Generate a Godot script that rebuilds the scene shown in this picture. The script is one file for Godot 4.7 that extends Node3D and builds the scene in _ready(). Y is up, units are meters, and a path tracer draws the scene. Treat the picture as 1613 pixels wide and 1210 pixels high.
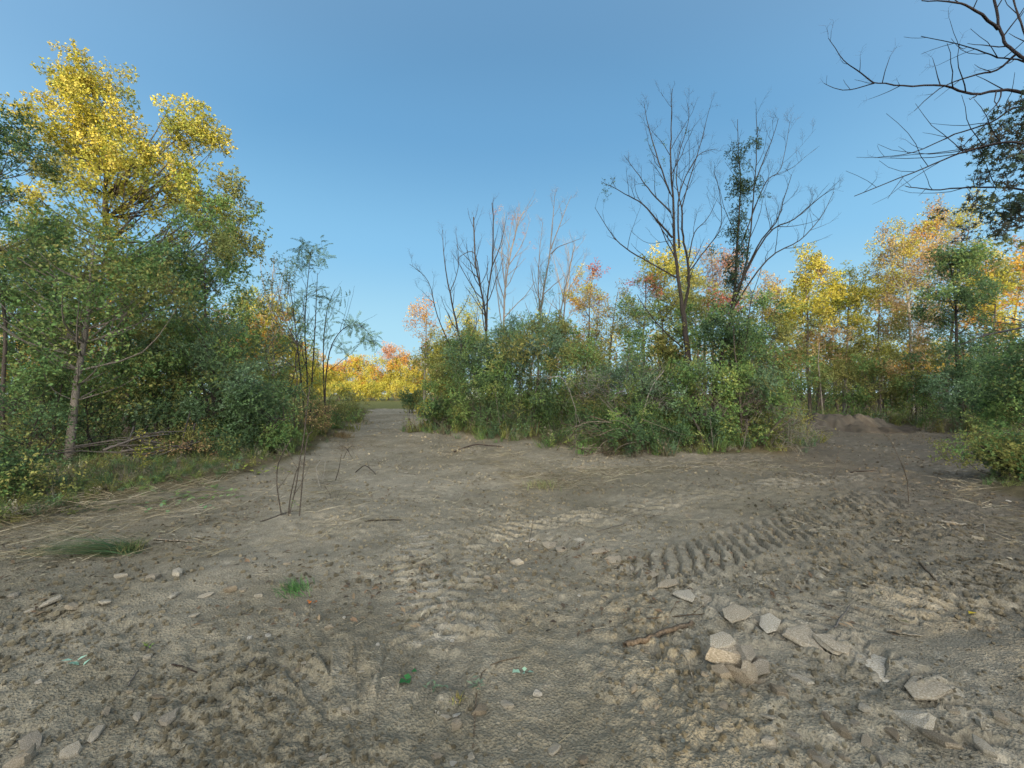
extends Node3D

const F := 660.0            # focal length in photograph pixels (1613 x 1210)
const EYE := 1.6

class Shape:
	var v := PackedVector3Array()
	var n := PackedVector3Array()
	var c := PackedColorArray()
	var i := PackedInt32Array()

	func tube(p: PackedVector3Array, r: PackedFloat32Array, sides: int, col: Color) -> void:
		var m := p.size()
		var base := v.size()
		var u := Vector3.ZERO
		for k in m:
			var d: Vector3 = (p[mini(k + 1, m - 1)] - p[maxi(k - 1, 0)]).normalized()
			if k == 0:
				u = d.cross(Vector3(0.31, 0.22, 0.92) if absf(d.z) < 0.9 else Vector3(0.9, 0.3, 0.1)).normalized()
			else:
				u = (u - d * u.dot(d)).normalized()
			var w: Vector3 = d.cross(u)
			for s in sides:
				var a := TAU * s / sides
				var o: Vector3 = u * cos(a) + w * sin(a)
				v.append(p[k] + o * r[k])
				n.append(o)
				c.append(col)
		for k in m - 1:
			for s in sides:
				var a := base + k * sides + s
				var b := base + k * sides + (s + 1) % sides
				i.append_array(PackedInt32Array([a, a + sides, b + sides, a, b + sides, b]))
		var e := v.size()
		v.append(p[m - 1] + (p[m - 1] - p[m - 2]).normalized() * r[m - 1] * 0.6)
		n.append((p[m - 1] - p[m - 2]).normalized())
		c.append(col)
		for s in sides:
			i.append_array(PackedInt32Array([e - sides + s, e, e - sides + (s + 1) % sides]))

	func leaf(at: Vector3, dir: Vector3, up: Vector3, length: float, width: float, col: Color) -> void:
		var side := dir.cross(up).normalized()
		var nn := side.cross(dir).normalized()
		var b := v.size()
		var mid := at + dir * length * 0.42
		v.append(at)
		v.append(mid + side * width * 0.5 + nn * width * 0.14)
		v.append(at + dir * length - nn * length * 0.12)
		v.append(mid - side * width * 0.5 + nn * width * 0.14)
		for k in 4:
			n.append(nn)
			c.append(col)
		i.append_array(PackedInt32Array([b, b + 2, b + 1, b, b + 3, b + 2]))

	func blade(at: Vector3, dir: Vector3, bend: Vector3, length: float, width: float, col: Color) -> void:
		var side := dir.cross(bend + Vector3(0.01, 0.02, 0.013)).normalized()
		var nn := side.cross(dir).normalized()
		var b := v.size()
		var mid := at + dir * length * 0.5 + bend * length * 0.12
		var tip := at + dir * length * 0.92 + bend * length * 0.45
		for q: Vector3 in [at - side * width * 0.5, at + side * width * 0.5, mid - side * width * 0.4, mid + side * width * 0.4, tip]:
			v.append(q)
			n.append(nn)
			c.append(col)
		i.append_array(PackedInt32Array([b, b + 3, b + 1, b, b + 2, b + 3, b + 2, b + 4, b + 3]))

	func star(at: Vector3, dir: Vector3, up: Vector3, size: float, col: Color) -> void:
		var side := dir.cross(up).normalized()
		var nn := side.cross(dir).normalized()
		var b := v.size()
		v.append(at + dir * size * 0.35)
		n.append(nn)
		c.append(col)
		for k in 11:
			var a := -2.35 + 4.7 * k / 10.0
			var r := size * (0.62 if k % 2 == 1 else 0.24)
			if k == 5:
				r = size * 0.68
			v.append(at + dir * (size * 0.35 + cos(a) * r) + side * sin(a) * r - nn * r * 0.12)
			n.append(nn)
			c.append(col)
		for k in 10:
			i.append_array(PackedInt32Array([b, b + 1 + k, b + 2 + k]))

	func made(mat: Material) -> ArrayMesh:
		var a := []
		a.resize(Mesh.ARRAY_MAX)
		a[Mesh.ARRAY_VERTEX] = v
		a[Mesh.ARRAY_NORMAL] = n
		a[Mesh.ARRAY_COLOR] = c
		a[Mesh.ARRAY_INDEX] = i
		var m := ArrayMesh.new()
		m.add_surface_from_arrays(Mesh.PRIMITIVE_TRIANGLES, a)
		m.surface_set_material(0, mat)
		return m

var cam_basis := Basis.IDENTITY
var M := {}
var sprays := {}
var names := {}
var rocks: Array = []
var low: FastNoiseLite
var mid_noise: FastNoiseLite
var fine: FastNoiseLite
var clod: FastNoiseLite
var cell_gap: FastNoiseLite
var cell_top: FastNoiseLite
var patch: FastNoiseLite
var mask := PackedFloat32Array()
const MX0 := -34.0
const MZ0 := -6.0
const MSTEP := 0.25
const MW := 272
const MH := 216
var tracks: Array = []

# ---------------------------------------------------------------- helpers
func W(px: float, py: float, d: float) -> Vector3:      # a pixel of the photograph and a distance, as a point in the place
	var r: Vector3 = cam_basis * Vector3((px - 806.5) / F, (605.0 - py) / F, -1.0)
	return Vector3(0, EYE, 0) + r * (d / -r.z)

func G(px: float, py: float) -> Vector3:                # where that pixel meets the ground
	var r: Vector3 = cam_basis * Vector3((px - 806.5) / F, (605.0 - py) / F, -1.0)
	var p: Vector3 = Vector3(0, EYE, 0) + r * (EYE / -r.y)
	for k in 3:
		var y := full_h(p.x, p.z)
		p = Vector3(0, EYE, 0) + r * ((EYE - y) / -r.y)
	return p

func on_ground(px: float, d: float) -> Vector3:
	var p := W(px, 620, d)
	return Vector3(p.x, base_h(p.x, p.z), p.z)

func numbered(called: String) -> String:
	var k: int = names.get(called, 0)
	names[called] = k + 1
	return called if k == 0 else "%s_%03d" % [called, k]

func tag(o: Node, label: String, category: String, group := "", kind := "") -> void:
	o.set_meta("label", label)
	o.set_meta("category", category)
	if group != "":
		o.set_meta("group", group)
	if kind != "":
		o.set_meta("kind", kind)

func thing(called: String, label: String, category: String, at: Vector3, group := "") -> Node3D:
	var o := Node3D.new()
	o.name = numbered(called)
	add_child(o)
	o.position = at
	tag(o, label, category, group)
	return o

func part(called: String, mesh: Mesh, parent: Node) -> MeshInstance3D:
	var o := MeshInstance3D.new()
	o.name = called if parent != self else numbered(called)
	o.mesh = mesh
	o.cast_shadow = GeometryInstance3D.SHADOW_CASTING_SETTING_ON
	parent.add_child(o, true)
	return o

func many(called: String, mesh: Mesh, places: Array, colors: Array, parent: Node) -> MultiMeshInstance3D:
	var mm := MultiMesh.new()
	mm.transform_format = MultiMesh.TRANSFORM_3D
	mm.use_colors = true
	mm.mesh = mesh
	mm.instance_count = places.size()
	for k in places.size():
		mm.set_instance_transform(k, places[k])
		mm.set_instance_color(k, colors[k])
	var o := MultiMeshInstance3D.new()
	o.name = called if parent != self else numbered(called)
	o.multimesh = mm
	o.set_meta("kind", "stuff")
	parent.add_child(o, true)
	return o

func rnd_dir(rng: RandomNumberGenerator) -> Vector3:
	var y := rng.randf_range(-1, 1)
	var a := rng.randf() * TAU
	var s := sqrt(1 - y * y)
	return Vector3(s * cos(a), y, s * sin(a))

func frame_along(y: Vector3, rng: RandomNumberGenerator, s: float) -> Basis:
	var x := y.cross(rnd_dir(rng)).normalized()
	return Basis(x, y, x.cross(y)).scaled_local(Vector3(s, s, s))

func curve(p: PackedVector3Array, each: int) -> PackedVector3Array:
	var out := PackedVector3Array()
	for k in p.size() - 1:
		var a := p[maxi(k - 1, 0)]
		var d := p[mini(k + 2, p.size() - 1)]
		for j in each:
			out.append(p[k].cubic_interpolate(p[k + 1], a, d, float(j) / each))
	out.append(p[p.size() - 1])
	return out

func tapered(count: int, r0: float, r1: float) -> PackedFloat32Array:
	var r := PackedFloat32Array()
	for k in count:
		r.append(lerpf(r0, r1, float(k) / maxf(count - 1, 1)))
	return r

# a limb and the twigs that leave it; tips collects [point, direction]
func limb(s: Shape, p: PackedVector3Array, r0: float, r1: float, level: int, density: float, col: Color, rng: RandomNumberGenerator, tips: Array, lift := 0.35) -> void:
	s.tube(p, tapered(p.size(), r0, r1), 7 if r0 > 0.05 else (5 if r0 > 0.018 else 3), col)
	var m := p.size()
	tips.append([p[m - 1], (p[m - 1] - p[m - 2]).normalized()])
	if level <= 0:
		return
	var total := 0.0
	for k in m - 1:
		total += p[k].distance_to(p[k + 1])
	var count := maxi(2, int(total * density))
	for k in count:
		var t := lerpf(0.22, 0.99, (k + rng.randf()) / count)
		var f := t * (m - 1)
		var a := mini(int(f), m - 2)
		var at := p[a].lerp(p[a + 1], f - a)
		var along := (p[a + 1] - p[a]).normalized()
		var perp := along.cross(rnd_dir(rng)).normalized()
		var ang := rng.randf_range(0.5, 0.95)
		var dir := (along * cos(ang) + perp * sin(ang) + Vector3.UP * lift * 0.6).normalized()
		var size: float = clampf(total * rng.randf_range(0.16, 0.4) * (1.15 - 0.7 * t) * (0.55 if t > 0.75 else 1.0), 0.12, 2.6)
		var q := PackedVector3Array([at])
		var pos := at
		var steps := 5 if size > 0.5 else 3
		for j in steps:
			dir = (dir + Vector3.UP * lift * 0.3 + rnd_dir(rng) * 0.2).normalized()
			pos += dir * size / steps
			q.append(pos)
		var rr: float = minf(lerpf(r0, r1, t) * 0.6, 0.0055 + size * 0.009)
		limb(s, q, rr, maxf(rr * 0.35, minf(r1, 0.0024)), level - 1, density * 1.25, col, rng, tips, lift)

# ---------------------------------------------------------------- ground
func dirt_at(x: float, z: float) -> float:
	var fx := (x - MX0) / MSTEP
	var fz := (-z - MZ0) / MSTEP
	if fx < 0 or fz < 0 or fx >= MW - 1.01 or fz >= MH - 1.01:
		return 0.0
	var a := int(fx)
	var b := int(fz)
	var u := fx - a
	var w := fz - b
	var k := b * MW + a
	return lerpf(lerpf(mask[k], mask[k + 1], u), lerpf(mask[k + MW], mask[k + MW + 1], u), w)

func base_h(x: float, z: float) -> float:
	var h := low.get_noise_2d(x, z) * 0.16
	var near := clampf((Vector2(x, z).length() - 1.0) / 5.0, 0, 1)
	h *= near
	h += (1.0 - dirt_at(x, z)) * 0.16
	return h

# [height added, how much pale compacted clay shows]
func track_at(x: float, z: float) -> Vector2:
	var out := Vector2.ZERO
	for t in tracks:
		var box: Rect2 = t.box
		if not box.has_point(Vector2(x, z)):
			continue
		var p: PackedVector2Array = t.p
		var w: float = t.w
		var run := 0.0
		for k in p.size() - 1:
			var ab := p[k + 1] - p[k]
			var L := ab.length()
			var ap := Vector2(x, z) - p[k]
			var s := ap.dot(ab) / L
			if s >= 0.0 and s < L:
				var c: float = ap.cross(ab) / L
				var half: float = w * 0.5
				if absf(c) < half + 0.12:
					var wear: float = clampf(0.95 + 1.2 * patch.get_noise_2d(x * 1.7 + t.seed, z * 1.7), 0.0, 1.15)
					var wob := mid_noise.get_noise_2d(x * 1.1, z * 1.1) * 0.1 + fine.get_noise_2d(x * 0.6, z * 0.6) * 0.035
					var ph: float = (run + s + c * t.skew + wob) / t.pitch
					ph += patch.get_noise_2d(x * 2.6 + 20.0, z * 2.6) * 0.28
					var rough: float = clampf(1.05 + 0.7 * fine.get_noise_2d(x * 0.45 + 33.0, z * 0.45) + 0.5 * mid_noise.get_noise_2d(x * 2.2, z * 2.2), 0.35, 1.5)
					ph -= floorf(ph)
					var inside: float = 1.0 - smoothstep(half - 0.05, half + 0.03, absf(c + wob * 0.4))
					var g: float = smoothstep(0.0, 0.06, ph) * (1.0 - smoothstep(0.2, 0.34, ph))
					var slant: float = 1.0 - clampf((ph - 0.3) / 0.7, 0.0, 1.0)
					out.x += inside * wear * (0.004 + 0.02 * slant - g * t.deep) * rough
					out.x += 0.011 * wear * exp(-pow((absf(c) - half - 0.03) / 0.05, 2.0))
					out.y = maxf(out.y, inside * smoothstep(0.34, 0.44, ph) * (1.0 - smoothstep(0.85, 0.97, ph)) * wear * t.pale)
			run += L
	return out

func churn_at(x: float, z: float) -> float:
	return clampf(0.5 + 1.35 * patch.get_noise_2d(x, z) + 0.55 * exp(-((x - 0.7) * (x - 0.7) / 2.2 + (z + 2.7) * (z + 2.7) / 1.6)), 0.1, 1.25)

func full_h(x: float, z: float) -> float:
	return base_h(x, z) + fine_h(x, z, track_at(x, z).x)

func fine_h(x: float, z: float, track: float) -> float:
	var r := sqrt(x * x + z * z)
	var d := dirt_at(x, z)
	var h := mid_noise.get_noise_2d(x, z) * 0.05 * clampf(r / 3.0, 0.3, 1.0)
	if r < 24.0:
		var churn := churn_at(x, z)
		var wx := x + fine.get_noise_2d(x * 0.5, z * 0.5) * 0.07
		var wz := z + fine.get_noise_2d(x * 0.5 + 70.0, z * 0.5) * 0.07
		var cl := 1.0 + clod.get_noise_2d(wx, wz)
		h += (0.5 - cl) * 0.022 * churn * (0.4 + 0.6 * d)
		if r < 14.0:
			var top := cell_top.get_noise_2d(wx, wz)
			var gap := 1.0 + cell_gap.get_noise_2d(wx, wz)
			h += (0.25 + 0.75 * top) * smoothstep(0.0, 0.22, gap) * 0.036 * maxf(churn - 0.55, 0.0)
			if r < 8.0:
				top = cell_top.get_noise_2d(wx * 2.7 + 9.0, wz * 2.7)
				gap = 1.0 + cell_gap.get_noise_2d(wx * 2.7 + 9.0, wz * 2.7)
				h += (0.3 + 0.7 * top) * smoothstep(0.0, 0.25, gap) * 0.016 * maxf(churn - 0.25, 0.0)
		h += fine.get_noise_2d(x, z) * 0.017 * (0.45 + churn)
		h += track
	return h

func soil(x: float, z: float, pale: float) -> Color:
	var d := dirt_at(x, z)
	var a := patch.get_noise_2d(x * 0.6 + 50.0, z * 0.6)
	var b := mid_noise.get_noise_2d(x * 1.6, z * 1.6 + 30.0)
	var k := fine.get_noise_2d(x * 1.3 + 9.0, z * 1.3)
	var c := Color(0.232, 0.213, 0.158).lerp(Color(0.345, 0.32, 0.248), clampf(0.5 + a * 0.9 + b * 0.6, 0, 1))
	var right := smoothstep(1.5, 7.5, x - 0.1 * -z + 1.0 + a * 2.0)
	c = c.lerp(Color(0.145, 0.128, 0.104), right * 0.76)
	c = c.lerp(Color(0.31, 0.22, 0.13), clampf(b * 1.5 - 0.8, 0, 0.3))
	c = c.lerp(Color(0.47, 0.445, 0.375), clampf(pale * (0.85 + 0.6 * b + 1.0 * k), 0, 0.9))
	c = c.lerp(Color(0.44, 0.41, 0.34), clampf(k * 1.3 - 0.5 + a * 0.5, 0, 0.5))
	c = c * (1.0 + 0.2 * k)
	# verges: dead grass and litter; meadow far off
	var v := Color(0.15, 0.125, 0.075).lerp(Color(0.1, 0.1, 0.05), clampf(0.5 + a, 0, 1)) * (1.0 + 0.3 * k)
	var far := smoothstep(30.0, 44.0, -z)
	v = v.lerp(Color(0.17, 0.18, 0.06), far)
	v.a = 1
	c = v.lerp(c, smoothstep(0.25, 0.75, d + a * 0.35))
	c.a = 1
	return c

func build_mask() -> void:
	var poly := PackedVector2Array()
	for q: Array in [[-16, -5.5], [-12, 0], [-8.5, 2.4], [-5.7, 4.4], [-5.2, 7.4], [-5.7, 10.5], [-6.2, 15], [-8.8, 25], [-12.3, 36], [-13.5, 41], [-8.8, 41], [-7.6, 36], [-4.9, 23], [-3.4, 17.6], [-1.0, 14.6], [1.5, 11.4], [4.2, 9.9], [6.4, 10.5], [8.6, 12.5], [10.2, 15.5], [12, 20.5], [19, 21.8], [20.4, 19.5], [17, 14.6], [11.8, 10.2], [8.2, 7.2], [6.9, 5.2], [8.0, 3.0], [12, 0], [16, -5.5]]:
		poly.append(Vector2(q[0], q[1]))
	mask.resize(MW * MH)
	for b in MH:
		for a in MW:
			var x := MX0 + a * MSTEP
			var d := MZ0 + b * MSTEP
			var wx := x + patch.get_noise_2d(x * 0.5, d * 0.5) * 0.9
			mask[b * MW + a] = 1.0 if Geometry2D.is_point_in_polygon(Vector2(wx, d), poly) else 0.0
	for pass_ in 2:
		var m2 := mask.duplicate()
		for b in range(1, MH - 1):
			for a in range(1, MW - 1):
				var k := b * MW + a
				m2[k] = (mask[k] * 2 + mask[k - 1] + mask[k + 1] + mask[k - MW] + mask[k + MW]) / 6.0
		mask = m2

func add_track(points: Array, w: float, pitch: float, skew: float, deep: float, pale: float) -> void:
	var raw := PackedVector3Array()
	for q: Array in points:
		var r: Vector3 = cam_basis * Vector3((q[0] - 806.5) / F, (605.0 - q[1]) / F, -1.0)
		raw.append(r * (EYE / -r.y))
	var p := PackedVector2Array()
	var box := Rect2(raw[0].x, raw[0].z, 0, 0)
	for q in curve(raw, 3):
		p.append(Vector2(q.x, q.z))
		box = box.expand(Vector2(q.x, q.z))
	tracks.append({"p": p, "w": w, "pitch": pitch, "skew": skew, "deep": deep, "pale": pale, "box": box.grow(w), "seed": tracks.size() * 37.0})

func build_ground() -> void:
	var radii := PackedFloat32Array([0.0])
	var r := 0.55
	while r < 45.0:
		radii.append(r)
		r *= 1.0062 if r < 12.0 else 1.01
	while r < 900.0:
		radii.append(r)
		r *= 1.07
	var angles := PackedFloat32Array()
	var a := -1.36
	while a < 1.36:
		angles.append(a)
		a += 0.0034
	while a < TAU - 1.37:
		angles.append(a)
		a += 0.07
	var nr := radii.size()
	var na := angles.size()
	var s := Shape.new()
	var vv := PackedVector3Array()
	var vn := PackedVector3Array()
	var vc := PackedColorArray()
	vv.resize(nr * na)
	vn.resize(nr * na)
	vc.resize(nr * na)
	for j in na:
		var sx := sin(angles[j])
		var cz := -cos(angles[j])
		var front := cz < 0.35
		for k in nr:
			var x := sx * radii[k]
			var z := cz * radii[k]
			var t := Vector2.ZERO
			if radii[k] < 13.0 and front:
				t = track_at(x, z)
			vv[j * nr + k] = Vector3(x, base_h(x, z) + fine_h(x, z, t.x), z)
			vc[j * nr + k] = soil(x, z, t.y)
	for j in na:
		var j0 := (j + na - 1) % na
		var j1 := (j + 1) % na
		for k in nr:
			var d1: Vector3 = vv[j * nr + mini(k + 1, nr - 1)] - vv[j * nr + maxi(k - 1, 0)]
			var d2: Vector3 = vv[j1 * nr + k] - vv[j0 * nr + k]
			var nn := Vector3.UP
			if k > 0:
				nn = d1.cross(d2).normalized()
				if nn.y < 0:
					nn = -nn
			vn[j * nr + k] = nn
	var idx := PackedInt32Array()
	idx.resize(na * (nr - 1) * 6)
	var q := 0
	for j in na:
		var j1 := (j + 1) % na
		for k in nr - 1:
			var p0 := j * nr + k
			var p1 := j1 * nr + k
			idx[q] = p0
			idx[q + 1] = p0 + 1
			idx[q + 2] = p1 + 1
			idx[q + 3] = p0
			idx[q + 4] = p1 + 1
			idx[q + 5] = p1
			q += 6
	s.v = vv
	s.n = vn
	s.c = vc
	s.i = idx
	var g := part("ground", s.made(M.soil), self)
	tag(g, "churned grey brown dirt clearing with tread marks and grassy verges", "ground", "", "structure")

# ---------------------------------------------------------------- materials and leaf sprays
func noise(seed_: int, freq: float, oct: int, kind := FastNoiseLite.TYPE_SIMPLEX_SMOOTH) -> FastNoiseLite:
	var f := FastNoiseLite.new()
	f.seed = seed_
	f.frequency = freq
	f.noise_type = kind
	f.fractal_octaves = oct
	if oct <= 1:
		f.fractal_type = FastNoiseLite.FRACTAL_NONE
	return f

func noise_tex(f: FastNoiseLite, size: int, lo: Color, hi: Color) -> NoiseTexture2D:
	var t := NoiseTexture2D.new()
	t.width = size
	t.height = size
	t.seamless = true
	t.noise = f
	var g := Gradient.new()
	g.set_color(0, lo)
	g.set_color(1, hi)
	t.color_ramp = g
	return t

func mat(tex: Texture2D, bump: Texture2D, depth: float, scale: float, rough: float) -> StandardMaterial3D:
	var m := StandardMaterial3D.new()
	m.vertex_color_use_as_albedo = true
	m.roughness = rough
	m.metallic_specular = 0.25
	if tex:
		m.albedo_texture = tex
	if bump:
		m.heightmap_enabled = true
		m.heightmap_texture = bump
		m.heightmap_scale = depth
	m.uv1_triplanar = true
	m.uv1_scale = Vector3.ONE * scale
	return m

func leaf_mat(through: float) -> StandardMaterial3D:
	var m := StandardMaterial3D.new()
	m.vertex_color_use_as_albedo = true
	m.roughness = 0.62
	m.metallic_specular = 0.3
	m.backlight_enabled = true
	m.backlight = Color(through, through, through)
	m.cull_mode = BaseMaterial3D.CULL_DISABLED
	return m

func build_materials() -> void:
	var grain := noise_tex(noise(5, 0.035, 5), 1024, Color(0.66, 0.65, 0.64), Color(1, 1, 1))
	var grain_bump := noise_tex(noise(6, 0.05, 5), 1024, Color.BLACK, Color.WHITE)
	var soil_bump := noise_tex(noise(16, 0.05, 5, FastNoiseLite.TYPE_CELLULAR), 1024, Color.BLACK, Color.WHITE)
	M.soil = mat(grain, soil_bump, 1.7, 1.3, 0.95)
	M.soil.uv1_world_triplanar = true
	var bark_tex := noise_tex(noise(7, 0.03, 5), 512, Color(0.45, 0.44, 0.43), Color(1, 1, 1))
	M.bark = mat(bark_tex, grain_bump, 1.2, 3.0, 0.9)
	M.stone = mat(noise_tex(noise(8, 0.04, 5), 512, Color(0.5, 0.47, 0.41), Color(1, 1, 1)), grain_bump, 1.0, 0.6, 0.95)
	M.leaf = leaf_mat(0.85)
	M.straw = leaf_mat(0.3)

func tint(rng: RandomNumberGenerator, spread := 0.35) -> Color:
	var k := rng.randf_range(1.0 - spread, 1.0 + spread)
	if rng.randf() < 0.07:
		k *= 1.8
	return Color(k * rng.randf_range(0.92, 1.1), k, k * rng.randf_range(0.8, 1.1))

func build_sprays() -> void:
	var rng := RandomNumberGenerator.new()
	rng.seed = 77
	var twig := Color(0.5, 0.42, 0.6)
	for kind: String in ["broad", "fine", "sparse", "pinnate", "star", "twig", "weed"]:
		sprays[kind] = []
		for variant in 3:
			var s := Shape.new()
			var main := PackedVector3Array()
			var p := Vector3.ZERO
			var dir := Vector3.UP
			for k in 5:
				main.append(p)
				dir = (dir + rnd_dir(rng) * 0.22).normalized()
				p += dir * 0.12
			s.tube(main, tapered(5, 0.006, 0.002), 3, twig)
			match kind:
				"broad", "sparse", "fine":
					var sides := 6 if kind != "fine" else 10
					for k in sides:
						var t := (k + 0.6) / sides
						var at := main[int(t * 3.99)].lerp(main[int(t * 3.99) + 1], t * 3.99 - int(t * 3.99))
						var out := (Vector3.UP * 0.6 + Vector3(cos(k * 2.4), 0, sin(k * 2.4)) + rnd_dir(rng) * 0.3).normalized()
						var L := rng.randf_range(0.18, 0.34) * (1.2 - 0.5 * t)
						var q := PackedVector3Array([at, at + out * L * 0.5, at + out * L + Vector3.DOWN * 0.03])
						s.tube(q, tapered(3, 0.003, 0.0012), 3, twig)
						var cnt := 9 if kind == "broad" else (5 if kind == "sparse" else 14)
						for j in cnt:
							var u := (j + 0.5) / cnt
							var f := q[0].lerp(q[2], 0.15 + 0.85 * u)
							var ld := (out * 0.5 + rnd_dir(rng) + Vector3.DOWN * 0.25).normalized()
							var lu := (Vector3.UP + rnd_dir(rng) * 0.9).normalized()
							var ll := rng.randf_range(0.045, 0.09) if kind != "fine" else rng.randf_range(0.028, 0.05)
							s.leaf(f, ld, lu, ll, ll * rng.randf_range(0.5, 0.7), tint(rng))
				"pinnate":
					for k in 5:
						var at := main[k % 4 + 1] if k > 0 else main[1]
						var out := (Vector3.UP * 0.35 + Vector3(cos(k * 2.4), 0, sin(k * 2.4)) + rnd_dir(rng) * 0.2).normalized()
						var q := PackedVector3Array()
						var f := at
						for j in 6:
							q.append(f)
							out = (out + Vector3.DOWN * 0.12).normalized()
							f += out * 0.09
						s.tube(q, tapered(6, 0.004, 0.0015), 3, twig)
						var across := out.cross(Vector3.UP).normalized()
						for j in range(1, 6):
							for h in [0.0, 0.5]:
								if j == 5 and h > 0:
									continue
								var b := q[j].lerp(q[mini(j + 1, 5)], h)
								for sd in [-1.0, 1.0]:
									var ld: Vector3 = (across * sd + out * 0.5 + Vector3.DOWN * 0.3 + rnd_dir(rng) * 0.2).normalized()
									s.leaf(b, ld, (Vector3.UP + rnd_dir(rng) * 0.3).normalized(), rng.randf_range(0.07, 0.11), 0.03, tint(rng))
				"star":
					for k in 12:
						var at := main[k % 4 + 1]
						var ld := (rnd_dir(rng) + Vector3.DOWN * 0.5).normalized()
						var pos := at + (rnd_dir(rng) + Vector3.UP * 0.3) * 0.1
						s.tube(PackedVector3Array([at, pos]), tapered(2, 0.002, 0.001), 3, twig)
						s.star(pos, ld, (rnd_dir(rng) + Vector3.UP * 0.5).normalized(), rng.randf_range(0.1, 0.15), tint(rng))
				"twig":
					for k in 6:
						var at := main[k % 4 + 1]
						var q := PackedVector3Array([at])
						var out := (Vector3.UP * 0.7 + Vector3(cos(k * 2.4), 0, sin(k * 2.4)) * 0.8 + rnd_dir(rng) * 0.3).normalized()
						for j in 3:
							out = (out + rnd_dir(rng) * 0.25).normalized()
							q.append(q[j] + out * 0.1)
						s.tube(q, tapered(4, 0.004, 0.0018), 3, Color(1, 1, 1))
				"weed":
					for k in 26:
						var o := Vector3(rng.randf_range(-0.12, 0.12), 0, rng.randf_range(-0.12, 0.12))
						var d := (Vector3.UP + rnd_dir(rng) * 0.45).normalized()
						var L := rng.randf_range(0.2, 0.6)
						s.blade(o, d, (rnd_dir(rng) + Vector3.DOWN * 0.5).normalized(), L, rng.randf_range(0.006, 0.014), tint(rng, 0.35))
						if k % 4 == 0:
							for j in 4:
								s.leaf(o + d * L * (0.3 + 0.18 * j), (rnd_dir(rng) + Vector3.UP * 0.2).normalized(), Vector3.UP, 0.07, 0.035, tint(rng))
			sprays[kind].append(s.made(M.leaf))

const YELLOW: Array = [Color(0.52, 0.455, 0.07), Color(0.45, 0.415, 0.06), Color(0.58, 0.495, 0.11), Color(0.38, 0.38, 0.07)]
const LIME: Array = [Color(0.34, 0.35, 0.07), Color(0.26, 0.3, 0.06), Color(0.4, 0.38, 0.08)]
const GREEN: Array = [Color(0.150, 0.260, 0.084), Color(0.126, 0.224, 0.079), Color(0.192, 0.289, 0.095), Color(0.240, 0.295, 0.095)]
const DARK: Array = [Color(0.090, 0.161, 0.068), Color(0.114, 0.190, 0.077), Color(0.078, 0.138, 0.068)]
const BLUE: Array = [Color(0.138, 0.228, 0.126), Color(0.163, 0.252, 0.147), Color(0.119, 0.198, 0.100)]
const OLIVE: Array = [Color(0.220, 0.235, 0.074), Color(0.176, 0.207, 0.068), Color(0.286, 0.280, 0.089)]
const ORANGE: Array = [Color(0.58, 0.31, 0.06), Color(0.62, 0.39, 0.08), Color(0.54, 0.27, 0.07)]
const PINK: Array = [Color(0.5, 0.27, 0.17), Color(0.52, 0.33, 0.19), Color(0.45, 0.22, 0.14)]
const RED: Array = [Color(0.42, 0.11, 0.07), Color(0.42, 0.17, 0.08), Color(0.45, 0.15, 0.12)]
const TAN: Array = [Color(0.4, 0.29, 0.14), Color(0.36, 0.25, 0.13), Color(0.46, 0.35, 0.16)]
const STRAW: Array = [Color(0.27, 0.25, 0.175), Color(0.2, 0.18, 0.12), Color(0.36, 0.33, 0.25), Color(0.14, 0.125, 0.08)]
const IVY: Array = [Color(0.05, 0.085, 0.045), Color(0.06, 0.1, 0.05), Color(0.045, 0.07, 0.04)]
const DIM: Array = [Color(0.05, 0.075, 0.045), Color(0.065, 0.065, 0.05), Color(0.045, 0.07, 0.045)]
const GREYBARK := Color(0.2, 0.175, 0.15)
const DARKBARK := Color(0.095, 0.084, 0.076)
const PALEBARK := Color(0.42, 0.38, 0.33)
const WHITEBARK := Color(0.6, 0.57, 0.52)

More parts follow.
